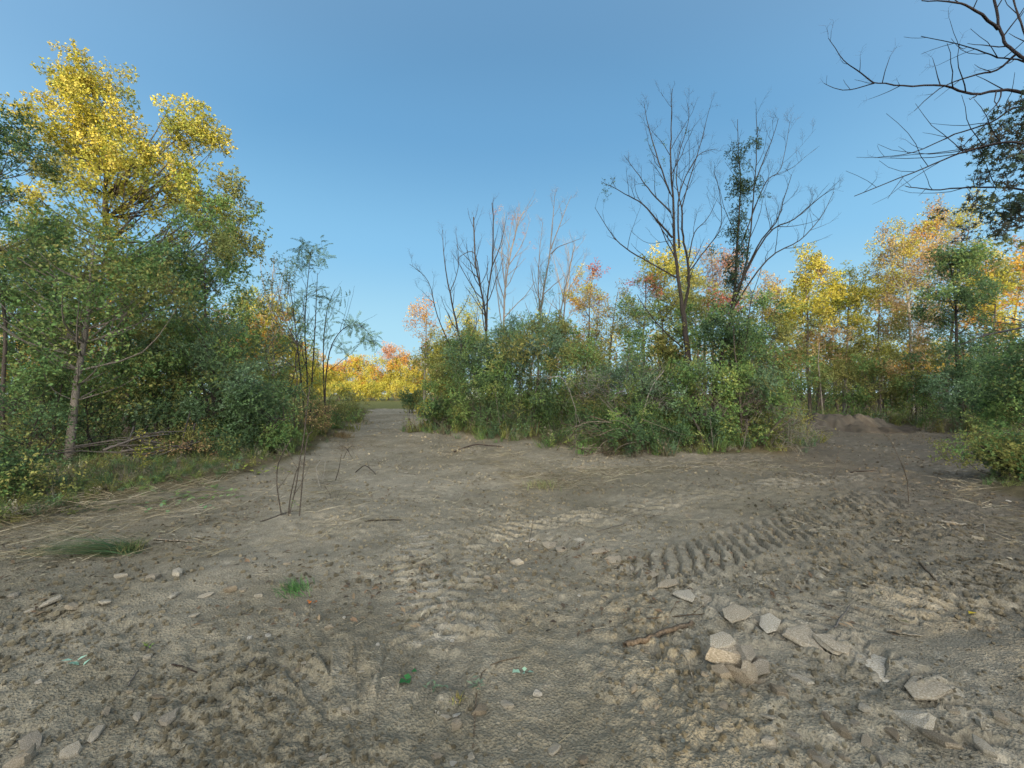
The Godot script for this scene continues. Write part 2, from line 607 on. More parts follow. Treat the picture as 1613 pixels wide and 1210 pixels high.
# A leafy tree or shrub. lobes: [pixel x, pixel y, half width, half height in pixels, clusters, palette, palette2 share, palette2]
func leafy(called: String, label: String, category: String, group: String, px: float, d: float, stems: int, trunk_r: float, bark: Color, lobes: Array, spray: String, size: float, per: int, seed_: int, lean := 0.0) -> Node3D:
	var rng := RandomNumberGenerator.new()
	rng.seed = seed_
	var base := on_ground(px, d)
	var o := thing(called, label, category, base, group)
	var top := 0.0
	var middle := Vector3.ZERO
	var spots: Array = []
	for lb: Array in lobes:
		var dd: float = d + (lb[8] if lb.size() > 8 else 0.0)
		var c := W(lb[0], lb[1], dd) - base
		var rad := Vector3(lb[2] / F * dd, lb[3] / F * dd, lb[2] / F * dd)
		middle += c
		for k in lb[4]:
			var q := rnd_dir(rng) * pow(rng.randf(), 0.38)
			q *= 1.0 + 0.2 * rng.randf_range(-1, 1)
			if stems > 1 and rng.randf() < 0.13:
				q = Vector3(q.x, absf(q.y) * 1.45 + 0.15, q.z)
			var pos := c + q * rad
			if pos.y < 0.15:
				pos.y = rng.randf_range(0.12, 0.5)
			top = maxf(top, pos.y)
			spots.append([pos, lb[5], lb[6], lb[7]])
	middle /= lobes.size()
	var high: Array = spots.duplicate()
	high.sort_custom(func(a, b): return a[0].y > b[0].y)
	var s := Shape.new()
	var twigs := Shape.new()
	var stem_paths: Array = []
	for k in stems:
		var aim: Vector3 = high[mini(k * maxi(1, high.size() / (stems * 3)), high.size() - 1)][0]
		if stems > 1:
			aim = spots[rng.randi() % spots.size()][0] * Vector3(1, 0.9, 1)
			aim.y = maxf(aim.y, top * 0.5)
		var foot := Vector3.ZERO if stems == 1 else Vector3(rng.randf_range(-0.35, 0.35), 0, rng.randf_range(-0.35, 0.35))
		var p := PackedVector3Array()
		var steps := 5
		for j in steps + 1:
			var t := float(j) / steps
			var side := Vector3(aim.x, 0, aim.z) * pow(t, 1.5)
			p.append(foot + side + Vector3(lean * t, aim.y * t - (0.12 if j == 0 else 0.0), 0) + rnd_dir(rng) * 0.035 * top * (0.0 if j == 0 else 0.5) * t)
		p = curve(p, 3)
		var r := trunk_r * (1.0 if k == 0 else rng.randf_range(0.45, 0.9))
		var rr := tapered(p.size(), r, 0.012)
		rr[0] = r * 1.35
		s.tube(p, rr, 9 if r > 0.06 else 6, bark)
		stem_paths.append([p, r])
	var places: Array = []
	var colors: Array = []
	for spot: Array in spots:
		var pos: Vector3 = spot[0]
		var st: Array = stem_paths[rng.randi() % stem_paths.size()]
		var p: PackedVector3Array = st[0]
		var best := 0
		var bestd := 1e9
		for j in range(1, p.size() - 1):
			var hd := Vector2(p[j].x - pos.x, p[j].z - pos.z).length()
			var want: float = pos.y - 0.7 * hd
			var e := absf(p[j].y - want) + rng.randf() * 0.3
			if e < bestd:
				bestd = e
				best = j
		var a := p[best]
		var L := a.distance_to(pos)
		if L > 0.15:
			var m := a.lerp(pos, 0.55) + Vector3(0, -0.1 * L, 0) + rnd_dir(rng) * 0.08 * L
			var q := curve(PackedVector3Array([a, m, pos]), 3)
			var r0: float = minf(0.006 + 0.009 * L, 0.6 * lerpf(st[1], 0.012, float(best) / p.size()))
			twigs.tube(q, tapered(q.size(), maxf(r0, 0.005), 0.004), 4, bark)
		var out := Vector3(pos.x - a.x, 0, pos.z - a.z).normalized()
		var shade := rng.randf_range(0.85, 1.18)
		var use: Array = spot[1]
		if spot[3] != null and rng.randf() < spot[2]:
			use = spot[3]
		for k in per:
			var f := pos + rnd_dir(rng) * 0.42 * size * pow(rng.randf(), 0.5)
			if f.y < 0.03:
				f.y = 0.03
			var dir := (out * 0.7 + Vector3.UP * 0.45 + rnd_dir(rng) * 0.9).normalized()
			places.append(Transform3D(frame_along(dir, rng, size * rng.randf_range(0.75, 1.25)), f))
			var col: Color = use[rng.randi() % use.size()]
			col = col * (shade * rng.randf_range(0.85, 1.15))
			col.a = 1
			colors.append(col)
	part("trunk" if stems == 1 else "stems", s.made(M.bark), o)
	if twigs.i.size() > 0:
		part("branches", twigs.made(M.bark), o)
	if places.size() > 0:
		many("crown", sprays[spray][seed_ % 3], places, colors, o)
	return o

# A bare tree from limbs drawn as [r0, r1, twig levels, [x, y, dd], ...] (pixels of the photograph, distance offset)
func bare(called: String, label: String, px: float, d: float, bark: Color, limbs: Array, density: float, seed_: int, leaves: Array, group := "", spray := "sparse") -> Node3D:
	var rng := RandomNumberGenerator.new()
	rng.seed = seed_
	var base := on_ground(px, d)
	var o := thing(called, label, "tree", base, group)
	var first := true
	var boughs := Shape.new()
	var tips: Array = []
	for lm: Array in limbs:
		var p := PackedVector3Array()
		for k in range(3, lm.size()):
			var q: Array = lm[k]
			p.append(W(q[0], q[1], d + (q[2] if q.size() > 2 else 0.0)) - base)
		p = curve(p, 4)
		for k in range(1, p.size() - 1):
			p[k] += rnd_dir(rng) * minf(0.014, lm[0] * 0.35)
		if first:
			p[0] = Vector3(p[0].x, -0.15, p[0].z)
			var s := Shape.new()
			limb(s, p, lm[0], lm[1], lm[2], density, bark, rng, tips)
			part("trunk", s.made(M.bark), o)
			first = false
		else:
			limb(boughs, p, lm[0], lm[1], lm[2], density, bark, rng, tips)
	if boughs.i.size() > 0:
		part("boughs", boughs.made(M.bark), o)
	var ends: Array = []
	var tints: Array = []
	for t: Array in tips:
		if rng.randf() < 0.4:
			ends.append(Transform3D(frame_along((t[1] * 1.3 + rnd_dir(rng) * 0.4 + Vector3.UP * 0.3).normalized(), rng, (0.25 + d * 0.02) * rng.randf_range(0.5, 1.0)), t[0]))
			tints.append(bark * rng.randf_range(0.8, 1.3))
	if ends.size() > 0:
		many("twigs", sprays["twig"][seed_ % 3], ends, tints, o)
	var places: Array = []
	var colors: Array = []
	for lf: Array in leaves:       # [px, py, half width, half height, count, palette, size]
		var c := W(lf[0], lf[1], d) - base
		for k in lf[4]:
			var q := rnd_dir(rng) * pow(rng.randf(), 0.45) * Vector3(lf[2] / F * d, lf[3] / F * d, lf[2] / F * d * 0.8)
			var dir := (Vector3.UP * 0.2 + rnd_dir(rng)).normalized()
			places.append(Transform3D(frame_along(dir, rng, lf[6] * rng.randf_range(0.7, 1.2)), c + q))
			var use: Array = lf[5]
			var col: Color = use[rng.randi() % use.size()] * rng.randf_range(0.8, 1.2)
			col.a = 1
			colors.append(col)
	if places.size() > 0:
		many("leaves", sprays[spray][seed_ % 3], places, colors, o)
	return o

# ---------------------------------------------------------------- stones and sticks
func rock_mesh(rng: RandomNumberGenerator, thick: float, sides: int, crumb := false) -> ArrayMesh:
	# a broken stone: an irregular outline, uneven fracture faces, chipped edges, a worn top
	var rings: Array = [[0.55, -1.0], [0.95, -0.55], [1.0, 0.15], [0.9, 0.8], [0.45, 1.0]]
	if crumb:
		rings = [[0.8, -0.8], [1.0, 0.1], [0.6, 0.9]]
	var outline := PackedFloat32Array()
	var turn := PackedFloat32Array()
	for k in sides:
		outline.append(rng.randf_range(0.55, 1.05) * (1.0 if k % 3 else 1.15))
		turn.append(TAU * (k + rng.randf_range(-0.3, 0.3)) / sides)
	var pts: Array = []
	var tilt := Vector2(rng.randf_range(-0.35, 0.35), rng.randf_range(-0.35, 0.35))
	for r: Array in rings:
		var row: Array = []
		for k in sides:
			var rad: float = outline[k] * r[0] * rng.randf_range(0.9, 1.08)
			var q := Vector3(cos(turn[k]) * rad, 0, sin(turn[k]) * rad * 0.75)
			q.y = thick * (r[1] + rng.randf_range(-0.2, 0.2)) + (q.x * tilt.x + q.z * tilt.y) * thick * (1.0 if r[1] > 0.5 else 0.2)
			row.append(q)
		pts.append(row)
	var s := SurfaceTool.new()
	s.begin(Mesh.PRIMITIVE_TRIANGLES)
	s.set_smooth_group(-1)
	var tris: Array = []
	for a in pts.size() - 1:
		for k in sides:
			var k1 := (k + 1) % sides
			tris.append([pts[a][k], pts[a + 1][k1], pts[a + 1][k]])
			tris.append([pts[a][k], pts[a][k1], pts[a + 1][k1]])
	var cap := Vector3(0, thick * rng.randf_range(0.92, 1.1), 0)
	var foot := Vector3(0, -thick, 0)
	for k in sides:
		var k1 := (k + 1) % sides
		tris.append([pts[-1][k], pts[-1][k1], cap])
		tris.append([pts[0][k1], pts[0][k], foot])
	for q: Array in tris:
		if (q[1] - q[0]).cross(q[2] - q[0]).length() < 1e-7:
			continue
		for v: Vector3 in q:
			s.set_color(Color.WHITE)
			s.add_vertex(v)
	s.generate_normals()
	return s.commit()

func stone_mats() -> void:
	var tones := {"pale": Color(0.82, 0.78, 0.69), "tan": Color(0.66, 0.6, 0.5), "brown": Color(0.5, 0.44, 0.35), "grey": Color(0.6, 0.57, 0.51), "white": Color(0.95, 0.94, 0.9), "blue": Color(0.55, 0.63, 0.63)}
	for k: String in tones:
		var m: StandardMaterial3D = M.stone.duplicate()
		m.vertex_color_use_as_albedo = false
		m.albedo_color = (tones[k] as Color).linear_to_srgb()
		M["stone_" + k] = m

func stone(label: String, group: String, px: float, py: float, wide: float, tone: String, form: int, rng: RandomNumberGenerator, lift := 0.1) -> MeshInstance3D:
	var at := G(px, py)
	var d := Vector2(at.x, at.z).length()
	var half: float = wide * 0.5 / F * d * (0.92 if wide < 24 else 0.68)
	var o := MeshInstance3D.new()
	o.name = numbered("stone")
	o.mesh = rocks[form]
	o.material_override = M["stone_" + tone]
	add_child(o)
	o.position = at + Vector3.UP * half * lift
	o.basis = Basis.from_euler(Vector3(rng.randf_range(-0.25, 0.25), rng.randf() * TAU, rng.randf_range(-0.25, 0.25))).scaled(Vector3.ONE * half)
	tag(o, label, "stone", group)
	return o

func stick(called: String, label: String, pts: Array, r0: float, r1: float, col: Color, seed_: int, twigs := 0, group := "", category := "stick") -> void:
	var rng := RandomNumberGenerator.new()
	rng.seed = seed_
	var p := PackedVector3Array()
	for q: Array in pts:             # [px, py] on the ground, or [px, py, height] above the point on the ground below
		var g := G(q[0], q[1])
		p.append(g + Vector3.UP * ((q[2] if q.size() > 2 else 0.0) + r0 * 0.7))
	var base := p[0]
	for k in p.size():
		p[k] -= base
	p = curve(p, 4)
	for k in p.size():
		p[k] += rnd_dir(rng) * r0 * 0.35
	var s := Shape.new()
	var tips: Array = []
	limb(s, p, r0, r1, 1 if twigs > 0 else 0, twigs, col, rng, tips, 0.2)
	var o := part(called, s.made(M.bark), self)
	o.position = base
	tag(o, label, category, group)

func upright(called: String, label: String, category: String, px: float, d: float, paths: Array, r0: float, r1: float, col: Color, seed_: int, level: int, density: float, leaves: Array, spray := "sparse", group := "") -> void:
	# thin stems drawn by pixels at distance d
	var rng := RandomNumberGenerator.new()
	rng.seed = seed_
	var base := on_ground(px, d)
	base.y = full_h(base.x, base.z)
	var o := thing(called, label, category, base, group)
	for path: Array in paths:
		var p := PackedVector3Array()
		for q: Array in path:
			p.append(W(q[0], q[1], d + (q[2] if q.size() > 2 else 0.0)) - base)
		p[0].y = minf(p[0].y, -0.03)
		p = curve(p, 4)
		var s := Shape.new()
		limb(s, p, r0, r1, level, density, col, rng, [])
		part("stem", s.made(M.bark), o)
	var places: Array = []
	var colors: Array = []
	for lf: Array in leaves:
		var c := W(lf[0], lf[1], d) - base
		for k in lf[4]:
			var q := rnd_dir(rng) * pow(rng.randf(), 0.5) * Vector3(lf[2] / F * d, lf[3] / F * d, lf[2] / F * d)
			places.append(Transform3D(frame_along((Vector3.UP * 0.4 + rnd_dir(rng)).normalized(), rng, lf[6] * rng.randf_range(0.7, 1.2)), c + q))
			var use: Array = lf[5]
			var col2: Color = use[rng.randi() % use.size()] * rng.randf_range(0.8, 1.2)
			col2.a = 1
			colors.append(col2)
	if places.size() > 0:
		many("leaves", sprays[spray][seed_ % 3], places, colors, o)

func grass_tuft(called: String, label: String, at: Vector3, n: int, height: float, spread: float, lean: Vector3, cols: Array, seed_: int, width := 0.006) -> void:
	var rng := RandomNumberGenerator.new()
	rng.seed = seed_
	var s := Shape.new()
	for k in n:
		var o := Vector3(rng.randfn(0, spread), -0.01, rng.randfn(0, spread))
		var d := (Vector3.UP + lean * rng.randf_range(0.4, 1.2) + rnd_dir(rng) * 0.5).normalized()
		d.y = maxf(d.y, 0.06)
		var col: Color = cols[rng.randi() % cols.size()] * rng.randf_range(0.7, 1.3)
		col.a = 1
		var bend := (lean * 0.6 + Vector3.DOWN * 0.6 + rnd_dir(rng) * 0.5).normalized()
		bend.y = maxf(bend.y, -d.y * 0.9)
		s.blade(o, d.normalized(), bend, height * rng.randf_range(0.5, 1.1), width * rng.randf_range(0.6, 1.3), col)
	var m := part(called, s.made(M.straw), self)
	m.position = at
	tag(m, label, "grass tuft")

# ---------------------------------------------------------------- the place
func setup() -> void:
	cam_basis = Basis(Vector3.RIGHT, atan(15.0 / F))
	var cam := Camera3D.new()
	cam.name = "camera"
	add_child(cam)
	cam.position = Vector3(0, EYE, 0)
	cam.basis = cam_basis
	cam.fov = rad_to_deg(2.0 * atan(605.0 / F))
	cam.near = 0.05
	cam.far = 3000.0
	cam.current = true
	var sun_dir := Vector3(0.0, -sin(deg_to_rad(8.6)), -cos(deg_to_rad(8.6)))
	var sun := DirectionalLight3D.new()
	sun.name = "sun"
	add_child(sun)
	sun.look_at_from_position(Vector3(0, 50, 50), Vector3(0, 50, 50) + sun_dir, Vector3.UP)
	sun.light_energy = 0.95
	sun.light_color = Color(1.0, 0.89, 0.71)
	sun.light_angular_distance = 0.5
	sun.shadow_enabled = true
	var env := Environment.new()
	env.background_mode = Environment.BG_SKY
	env.tonemap_mode = Environment.TONE_MAPPER_LINEAR
	env.tonemap_exposure = 2.0
	env.sdfgi_enabled = true
	env.ssao_enabled = true
	env.ssil_enabled = true
	env.ambient_light_source = Environment.AMBIENT_SOURCE_SKY
	var img := Image.create_empty(512, 256, false, Image.FORMAT_RGBF)
	var to_sun := -sun_dir
	var stops: Array = [[0.0, Color(0.58, 0.86, 0.95)], [0.13, Color(0.43, 0.75, 0.93)], [0.31, Color(0.262, 0.57, 0.86)], [0.52, Color(0.16, 0.39, 0.665)], [0.66, Color(0.14, 0.325, 0.56)], [1.0, Color(0.08, 0.21, 0.43)]]
	for row in 256:
		var e := PI * 0.5 - PI * (row + 0.5) / 256.0
		for col in 512:
			var az := (col + 0.5) / 512.0 * TAU
			var dir := Vector3(sin(az) * cos(e), sin(e), -cos(az) * cos(e))
			var up := clampf(dir.y, 0.0, 1.0)
			var c := Color(0.08, 0.21, 0.43)
			for j in stops.size() - 1:
				if up >= stops[j][0] and up <= stops[j + 1][0]:
					c = (stops[j][1] as Color).lerp(stops[j + 1][1], smoothstep(0.0, 1.0, (up - stops[j][0]) / (stops[j + 1][0] - stops[j][0])) * 0.4 + 0.6 * (up - stops[j][0]) / (stops[j + 1][0] - stops[j][0]))
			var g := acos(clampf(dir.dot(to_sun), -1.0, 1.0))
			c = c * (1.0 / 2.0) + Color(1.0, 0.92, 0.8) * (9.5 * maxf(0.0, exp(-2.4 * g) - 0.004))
			img.set_pixel(col, row, c)
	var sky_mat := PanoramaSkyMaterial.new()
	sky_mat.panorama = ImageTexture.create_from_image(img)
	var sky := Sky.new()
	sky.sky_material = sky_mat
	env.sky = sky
	var we := WorldEnvironment.new()
	we.name = "surroundings"
	we.environment = env
	add_child(we)
	low = noise(1, 0.11, 2)
	mid_noise = noise(2, 0.75, 3)
	fine = noise(3, 5.5, 4)
	patch = noise(4, 0.33, 3)
	clod = noise(11, 4.2, 3, FastNoiseLite.TYPE_CELLULAR)
	clod.cellular_return_type = FastNoiseLite.RETURN_DISTANCE
	cell_gap = noise(12, 5.5, 1, FastNoiseLite.TYPE_CELLULAR)
	cell_gap.cellular_return_type = FastNoiseLite.RETURN_DISTANCE2_SUB
	cell_top = noise(12, 5.5, 1, FastNoiseLite.TYPE_CELLULAR)
	cell_top.cellular_return_type = FastNoiseLite.RETURN_CELL_VALUE
	build_mask()

func _ready() -> void:
	setup()
	build_materials()
	build_sprays()
	stone_mats()
	add_track([[850, 832], [950, 872], [1040, 920], [1160, 968], [1260, 1000], [1400, 1050], [1490, 1105], [1540, 1180]], 0.3, 0.235, 0.35, 0.04, 0.25)
	add_track([[1000, 905], [1115, 868], [1210, 838], [1340, 800], [1480, 760]], 0.66, 0.19, -0.95, 0.05, 0.1)
	add_track([[690, 850], [760, 836], [860, 818], [970, 800], [1120, 785], [1290, 762], [1420, 736]], 0.55, 0.2, 0.8, 0.055, 0.25)
	add_track([[668, 1010], [662, 940], [655, 880], [650, 835]], 0.42, 0.16, 0.1, 0.04, 0.6)
	add_track([[380, 1130], [520, 1065], [640, 1050], [760, 1075]], 0.5, 0.2, 0.15, 0.012, 0.1)
	add_track([[1240, 1010], [1340, 960], [1480, 930], [1640, 900]], 0.55, 0.16, 0.6, 0.03, 0.1)
	add_track([[1150, 930], [1260, 890], [1400, 850], [1560, 800]], 0.5, 0.17, -0.7, 0.03, 0.0)
	add_track([[640, 790], [690, 760], [730, 730], [745, 700], [735, 680]], 0.6, 0.22, 0.3, 0.03, 0.1)
	add_track([[728, 1000], [742, 935], [752, 885], [756, 850]], 0.42, 0.17, -0.15, 0.026, 0.3)
	build_ground()
	build_left()
	build_far()
	build_thicket()
	build_woods()
	build_overhang()
	build_woodland()
	build_floor()
	build_stones()
	build_sticks()

func build_left() -> void:
	var G1 := "trees at the edge of the clearing beside the bank"
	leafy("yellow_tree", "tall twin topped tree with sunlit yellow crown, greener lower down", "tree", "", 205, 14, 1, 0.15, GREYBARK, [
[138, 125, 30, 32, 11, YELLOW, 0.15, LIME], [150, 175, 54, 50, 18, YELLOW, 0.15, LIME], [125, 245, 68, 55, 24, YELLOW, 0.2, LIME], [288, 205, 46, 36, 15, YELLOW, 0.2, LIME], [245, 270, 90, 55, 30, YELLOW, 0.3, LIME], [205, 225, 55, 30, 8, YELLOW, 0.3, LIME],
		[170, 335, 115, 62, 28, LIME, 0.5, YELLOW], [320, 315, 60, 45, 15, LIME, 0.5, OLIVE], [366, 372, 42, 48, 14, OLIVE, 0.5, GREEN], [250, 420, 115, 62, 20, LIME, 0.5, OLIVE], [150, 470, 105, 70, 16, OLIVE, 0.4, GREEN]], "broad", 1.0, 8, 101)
	leafy("dark_tree", "dark bluish leafed tree cut by the picture edge, below the yellow tree", "tree", G1, 8, 9.5, 1, 0.05, GREYBARK, [
		[5, 205, 26, 24, 8, DARK, 0.3, BLUE], [45, 255, 40, 20, 8, DARK, 0.3, OLIVE], [-35, 290, 40, 50, 9, DARK, 0.3, BLUE], [25, 345, 60, 36, 14, DARK, 0.5, GREEN], [0, 440, 70, 60, 16, GREEN, 0.4, DARK]], "broad", 0.75, 6, 102)
	leafy("young_tree", "young green tree with bare pale grey trunk standing in the weeds", "tree", G1, 110, 8.8, 1, 0.085, PALEBARK, [
		[130, 400, 90, 55, 18, GREEN, 0.3, OLIVE], [60, 480, 75, 60, 18, GREEN, 0.3, DARK], [190, 470, 80, 60, 20, GREEN, 0.4, OLIVE], [110, 555, 95, 40, 14, GREEN, 0.4, DARK]], "sparse", 0.9, 6, 103, 0.25)
	leafy("green_tree", "bushy green tree leaning over the clearing beside the yellow tree", "tree", G1, 330, 12.2, 2, 0.1, GREYBARK, [
		[340, 410, 60, 45, 12, GREEN, 0.3, OLIVE], [300, 470, 80, 55, 14, GREEN, 0.3, BLUE], [362, 520, 52, 55, 14, GREEN, 0.3, BLUE], [270, 570, 70, 55, 12, OLIVE, 0.4, GREEN]], "broad", 0.9, 6, 104)
	leafy("green_tree", "light green small tree filling the gap below the yellow crown", "tree", G1, 235, 11.8, 3, 0.05, GREYBARK, [
		[210, 480, 70, 60, 20, GREEN, 0.4, LIME], [260, 545, 70, 55, 20, GREEN, 0.4, OLIVE], [310, 430, 60, 50, 14, GREEN, 0.4, BLUE]], "broad", 0.85, 7, 124)
	leafy("green_tree", "dark leaved small tree behind the young tree with the pale trunk", "tree", G1, 60, 11, 3, 0.05, GREYBARK, [
		[50, 520, 70, 70, 24, GREEN, 0.4, DARK], [90, 430, 60, 50, 14, OLIVE, 0.4, GREEN], [60, 620, 80, 50, 18, GREEN, 0.4, DARK]], "broad", 0.85, 7, 125)
	leafy("cedar_bush", "fine leafed blue green bush with drooping sprays under the green tree", "bush", "", 335, 10.6, 4, 0.05, DARKBARK, [
		[330, 545, 60, 55, 16, BLUE, 0.3, GREEN], [270, 610, 60, 60, 14, BLUE, 0.4, GREEN], [370, 620, 50, 60, 14, BLUE, 0.3, DARK], [320, 670, 75, 40, 18, DARK, 0.3, BLUE]], "fine", 0.95, 6, 105)
	leafy("dark_bush", "dense dark green bush where the bank meets the dirt track", "bush", "", 402, 10.4, 4, 0.03, DARKBARK, [
		[400, 640, 40, 40, 18, DARK, 0.3, BLUE], [425, 690, 32, 28, 10, GREEN, 0.3, DARK], [375, 690, 30, 30, 8, DARK, 0.3, GREEN]], "broad", 0.75, 8, 106)
	leafy("yellow_tree", "sunlit golden tree showing through gaps behind the dark tree", "tree", "golden trees beyond the bank", 20, 27, 1, 0.16, GREYBARK, [
		[20, 430, 80, 70, 22, YELLOW, 0.2, LIME], [60, 530, 70, 60, 16, YELLOW, 0.3, OLIVE]], "broad", 1.5, 7, 107)
	leafy("yellow_tree", "rounded golden tree glowing beyond the blue green bush", "tree", "golden trees beyond the bank", 425, 29, 1, 0.16, GREYBARK, [
		[415, 505, 40, 42, 20, YELLOW, 0.25, LIME], [440, 570, 42, 45, 18, YELLOW, 0.2, LIME], [385, 560, 50, 50, 14, YELLOW, 0.3, OLIVE]], "broad", 1.5, 7, 108)
	leafy("yellow_tree", "low golden tree behind the pinnate leafed sapling", "tree", "golden trees beyond the bank", 470, 38, 1, 0.12, GREYBARK, [
		[468, 575, 28, 35, 14, YELLOW, 0.2, ORANGE], [495, 600, 22, 25, 8, YELLOW, 0.2, LIME]], "broad", 1.7, 7, 109)
	bare("bare_tree", "pale leafless tree top above the golden tree", 432, 27, PALEBARK, [
		[0.07, 0.012, 2, [432, 640], [430, 540], [428, 460], [432, 408]], [0.03, 0.008, 1, [430, 520], [442, 460], [452, 410]], [0.03, 0.008, 1, [430, 500], [415, 450], [410, 415]]], 1.3, 110, [[430, 480, 25, 50, 14, TAN, 1.2]])
	# pinnate saplings along the track
	upright("sapling", "tall slender sapling topped with pinnate leaf fronds against the sky", "sapling", 492, 15.5, [
		[[485, 672], [484, 600], [480, 520], [484, 450], [490, 395]], [[487, 672], [492, 590], [497, 500], [500, 430]], [[483, 672], [470, 560], [462, 490], [455, 440]]], 0.035, 0.008, DARKBARK, 111, 1, 1.6,
		[[492, 398, 24, 14, 12, BLUE, 0.85], [482, 425, 28, 12, 9, BLUE, 0.8], [508, 468, 26, 12, 7, BLUE, 0.75], [470, 470, 30, 40, 12, BLUE, 0.7], [500, 520, 30, 40, 10, BLUE, 0.65], [465, 550, 35, 40, 12, BLUE, 0.7]], "pinnate")
	upright("sapling", "thin sapling bending out over the track with drooping compound leaves", "sapling", 515, 16.5, [
		[[512, 665], [513, 600], [522, 545], [545, 515], [572, 516], [592, 545]], [[513, 640], [509, 560], [515, 490], [528, 455]]], 0.03, 0.007, DARKBARK, 112, 1, 1.3,
		[[555, 517, 20, 8, 9, BLUE, 0.8], [582, 540, 14, 14, 8, BLUE, 0.8], [538, 545, 16, 14, 5, BLUE, 0.7], [520, 480, 14, 22, 7, BLUE, 0.6]], "pinnate")
	leafy("thin_tree", "airy small leafed tree between the green tree and the sapling", "tree", "", 450, 14.5, 3, 0.04, GREYBARK, [
		[440, 460, 35, 40, 14, BLUE, 0.4, OLIVE], [460, 530, 42, 45, 16, BLUE, 0.4, GREEN], [450, 600, 45, 40, 14, GREEN, 0.4, BLUE]], "sparse", 0.75, 4, 113)
	# shrubs along the bank and the track
	var G2 := "shrubs along the bank of the track"
	leafy("shrub", "mixed green shrub at the foot of the tall slender sapling", "shrub", G2, 470, 14, 4, 0.02, GREYBARK, [[465, 635, 38, 35, 16, GREEN, 0.4, OLIVE], [490, 660, 25, 18, 8, OLIVE, 0.4, TAN]], "sparse", 0.75, 6, 114)
	leafy("shrub", "olive shrub beside the track under the bending sapling", "shrub", G2, 520, 18, 4, 0.02, GREYBARK, [[520, 640, 28, 25, 14, GREEN, 0.4, OLIVE], [500, 655, 25, 14, 8, OLIVE, 0.3, TAN]], "sparse", 0.85, 6, 115)
	leafy("shrub", "low shrub where the track meets the meadow", "shrub", G2, 550, 25, 3, 0.02, GREYBARK, [[548, 642, 22, 20, 14, GREEN, 0.4, OLIVE], [562, 652, 12, 10, 5, GREEN, 0.4, OLIVE]], "sparse", 1.0, 6, 116)
	leafy("shrub", "scrubby green shrub growing round the bare pale trunk", "shrub", G2, 55, 8.6, 4, 0.02, DARKBARK, [[45, 620, 70, 55, 20, GREEN, 0.4, DARK], [70, 690, 65, 45, 14, DARK, 0.4, OLIVE]], "sparse", 0.75, 7, 117)
	leafy("shrub", "leafy shrub between the pale trunk and the pile of grey branches", "shrub", G2, 175, 9.6, 4, 0.02, DARKBARK, [[180, 610, 60, 55, 18, GREEN, 0.4, OLIVE], [165, 680, 55, 40, 10, DARK, 0.4, OLIVE]], "sparse", 0.8, 7, 118)
	leafy("shrub", "loose shrub standing behind the pile of grey branches", "shrub", G2, 250, 10.4, 4, 0.025, DARKBARK, [[245, 600, 65, 60, 20, GREEN, 0.3, OLIVE], [230, 540, 60, 45, 14, GREEN, 0.4, OLIVE]], "sparse", 0.8, 7, 119)
	leafy("shrub", "coarse leafy shrub spilling over the bank at the picture edge", "shrub", G2, -20, 5.6, 4, 0.015, DARKBARK, [[-10, 770, 50, 60, 16, DARK, 0.4, GREEN], [20, 830, 40, 30, 8, GREEN, 0.5, OLIVE], [-30, 680, 60, 60, 12, DARK, 0.4, GREEN]], "sparse", 0.55, 7, 120)
	leafy("shrub", "twiggy shrub with reddish tints beside the dense dark bush", "shrub", G2, 300, 9.4, 3, 0.015, DARKBARK, [[300, 700, 45, 28, 12, OLIVE, 0.4, TAN], [345, 715, 35, 18, 8, DARK, 0.3, OLIVE]], "sparse", 0.6, 6, 121)
	upright("leafy_shoot", "slim upright shoot with light yellow green leaves before the branch pile", "sapling", 222, 7.6, [[[218, 765], [220, 720], [224, 686]]], 0.009, 0.004, GREYBARK, 122, 0, 1.0, [[223, 715, 5, 24, 9, LIME, 0.42], [223, 692, 4, 8, 3, LIME, 0.35]])
	var rng := RandomNumberGenerator.new()
	rng.seed = 5
	var pile := thing("branch_pile", "grey pile of dead branches lying under the shrubs", "branch pile", on_ground(210, 9.0))
	for k in 26:
		var s := Shape.new()
		var a := Vector3(rng.randf_range(-1.0, 1.0), rng.randf_range(0.05, 0.55), rng.randf_range(-0.4, 0.4))
		var dir := Vector3(rng.randf_range(-1.0, 1.0), rng.randf_range(-0.25, 0.35), rng.randf_range(-0.6, 0.6)).normalized()
		var L := rng.randf_range(0.6, 1.4)
		limb(s, PackedVector3Array([a - dir * L * 0.5, a + Vector3(0, 0.05, 0), a + dir * L * 0.5 + rnd_dir(rng) * 0.1]), rng.randf_range(0.012, 0.03), 0.008, 0 if k % 3 else 1, 2.0, Color(0.19, 0.18, 0.175), rng, [])
		part("branch", s.made(M.bark), pile)

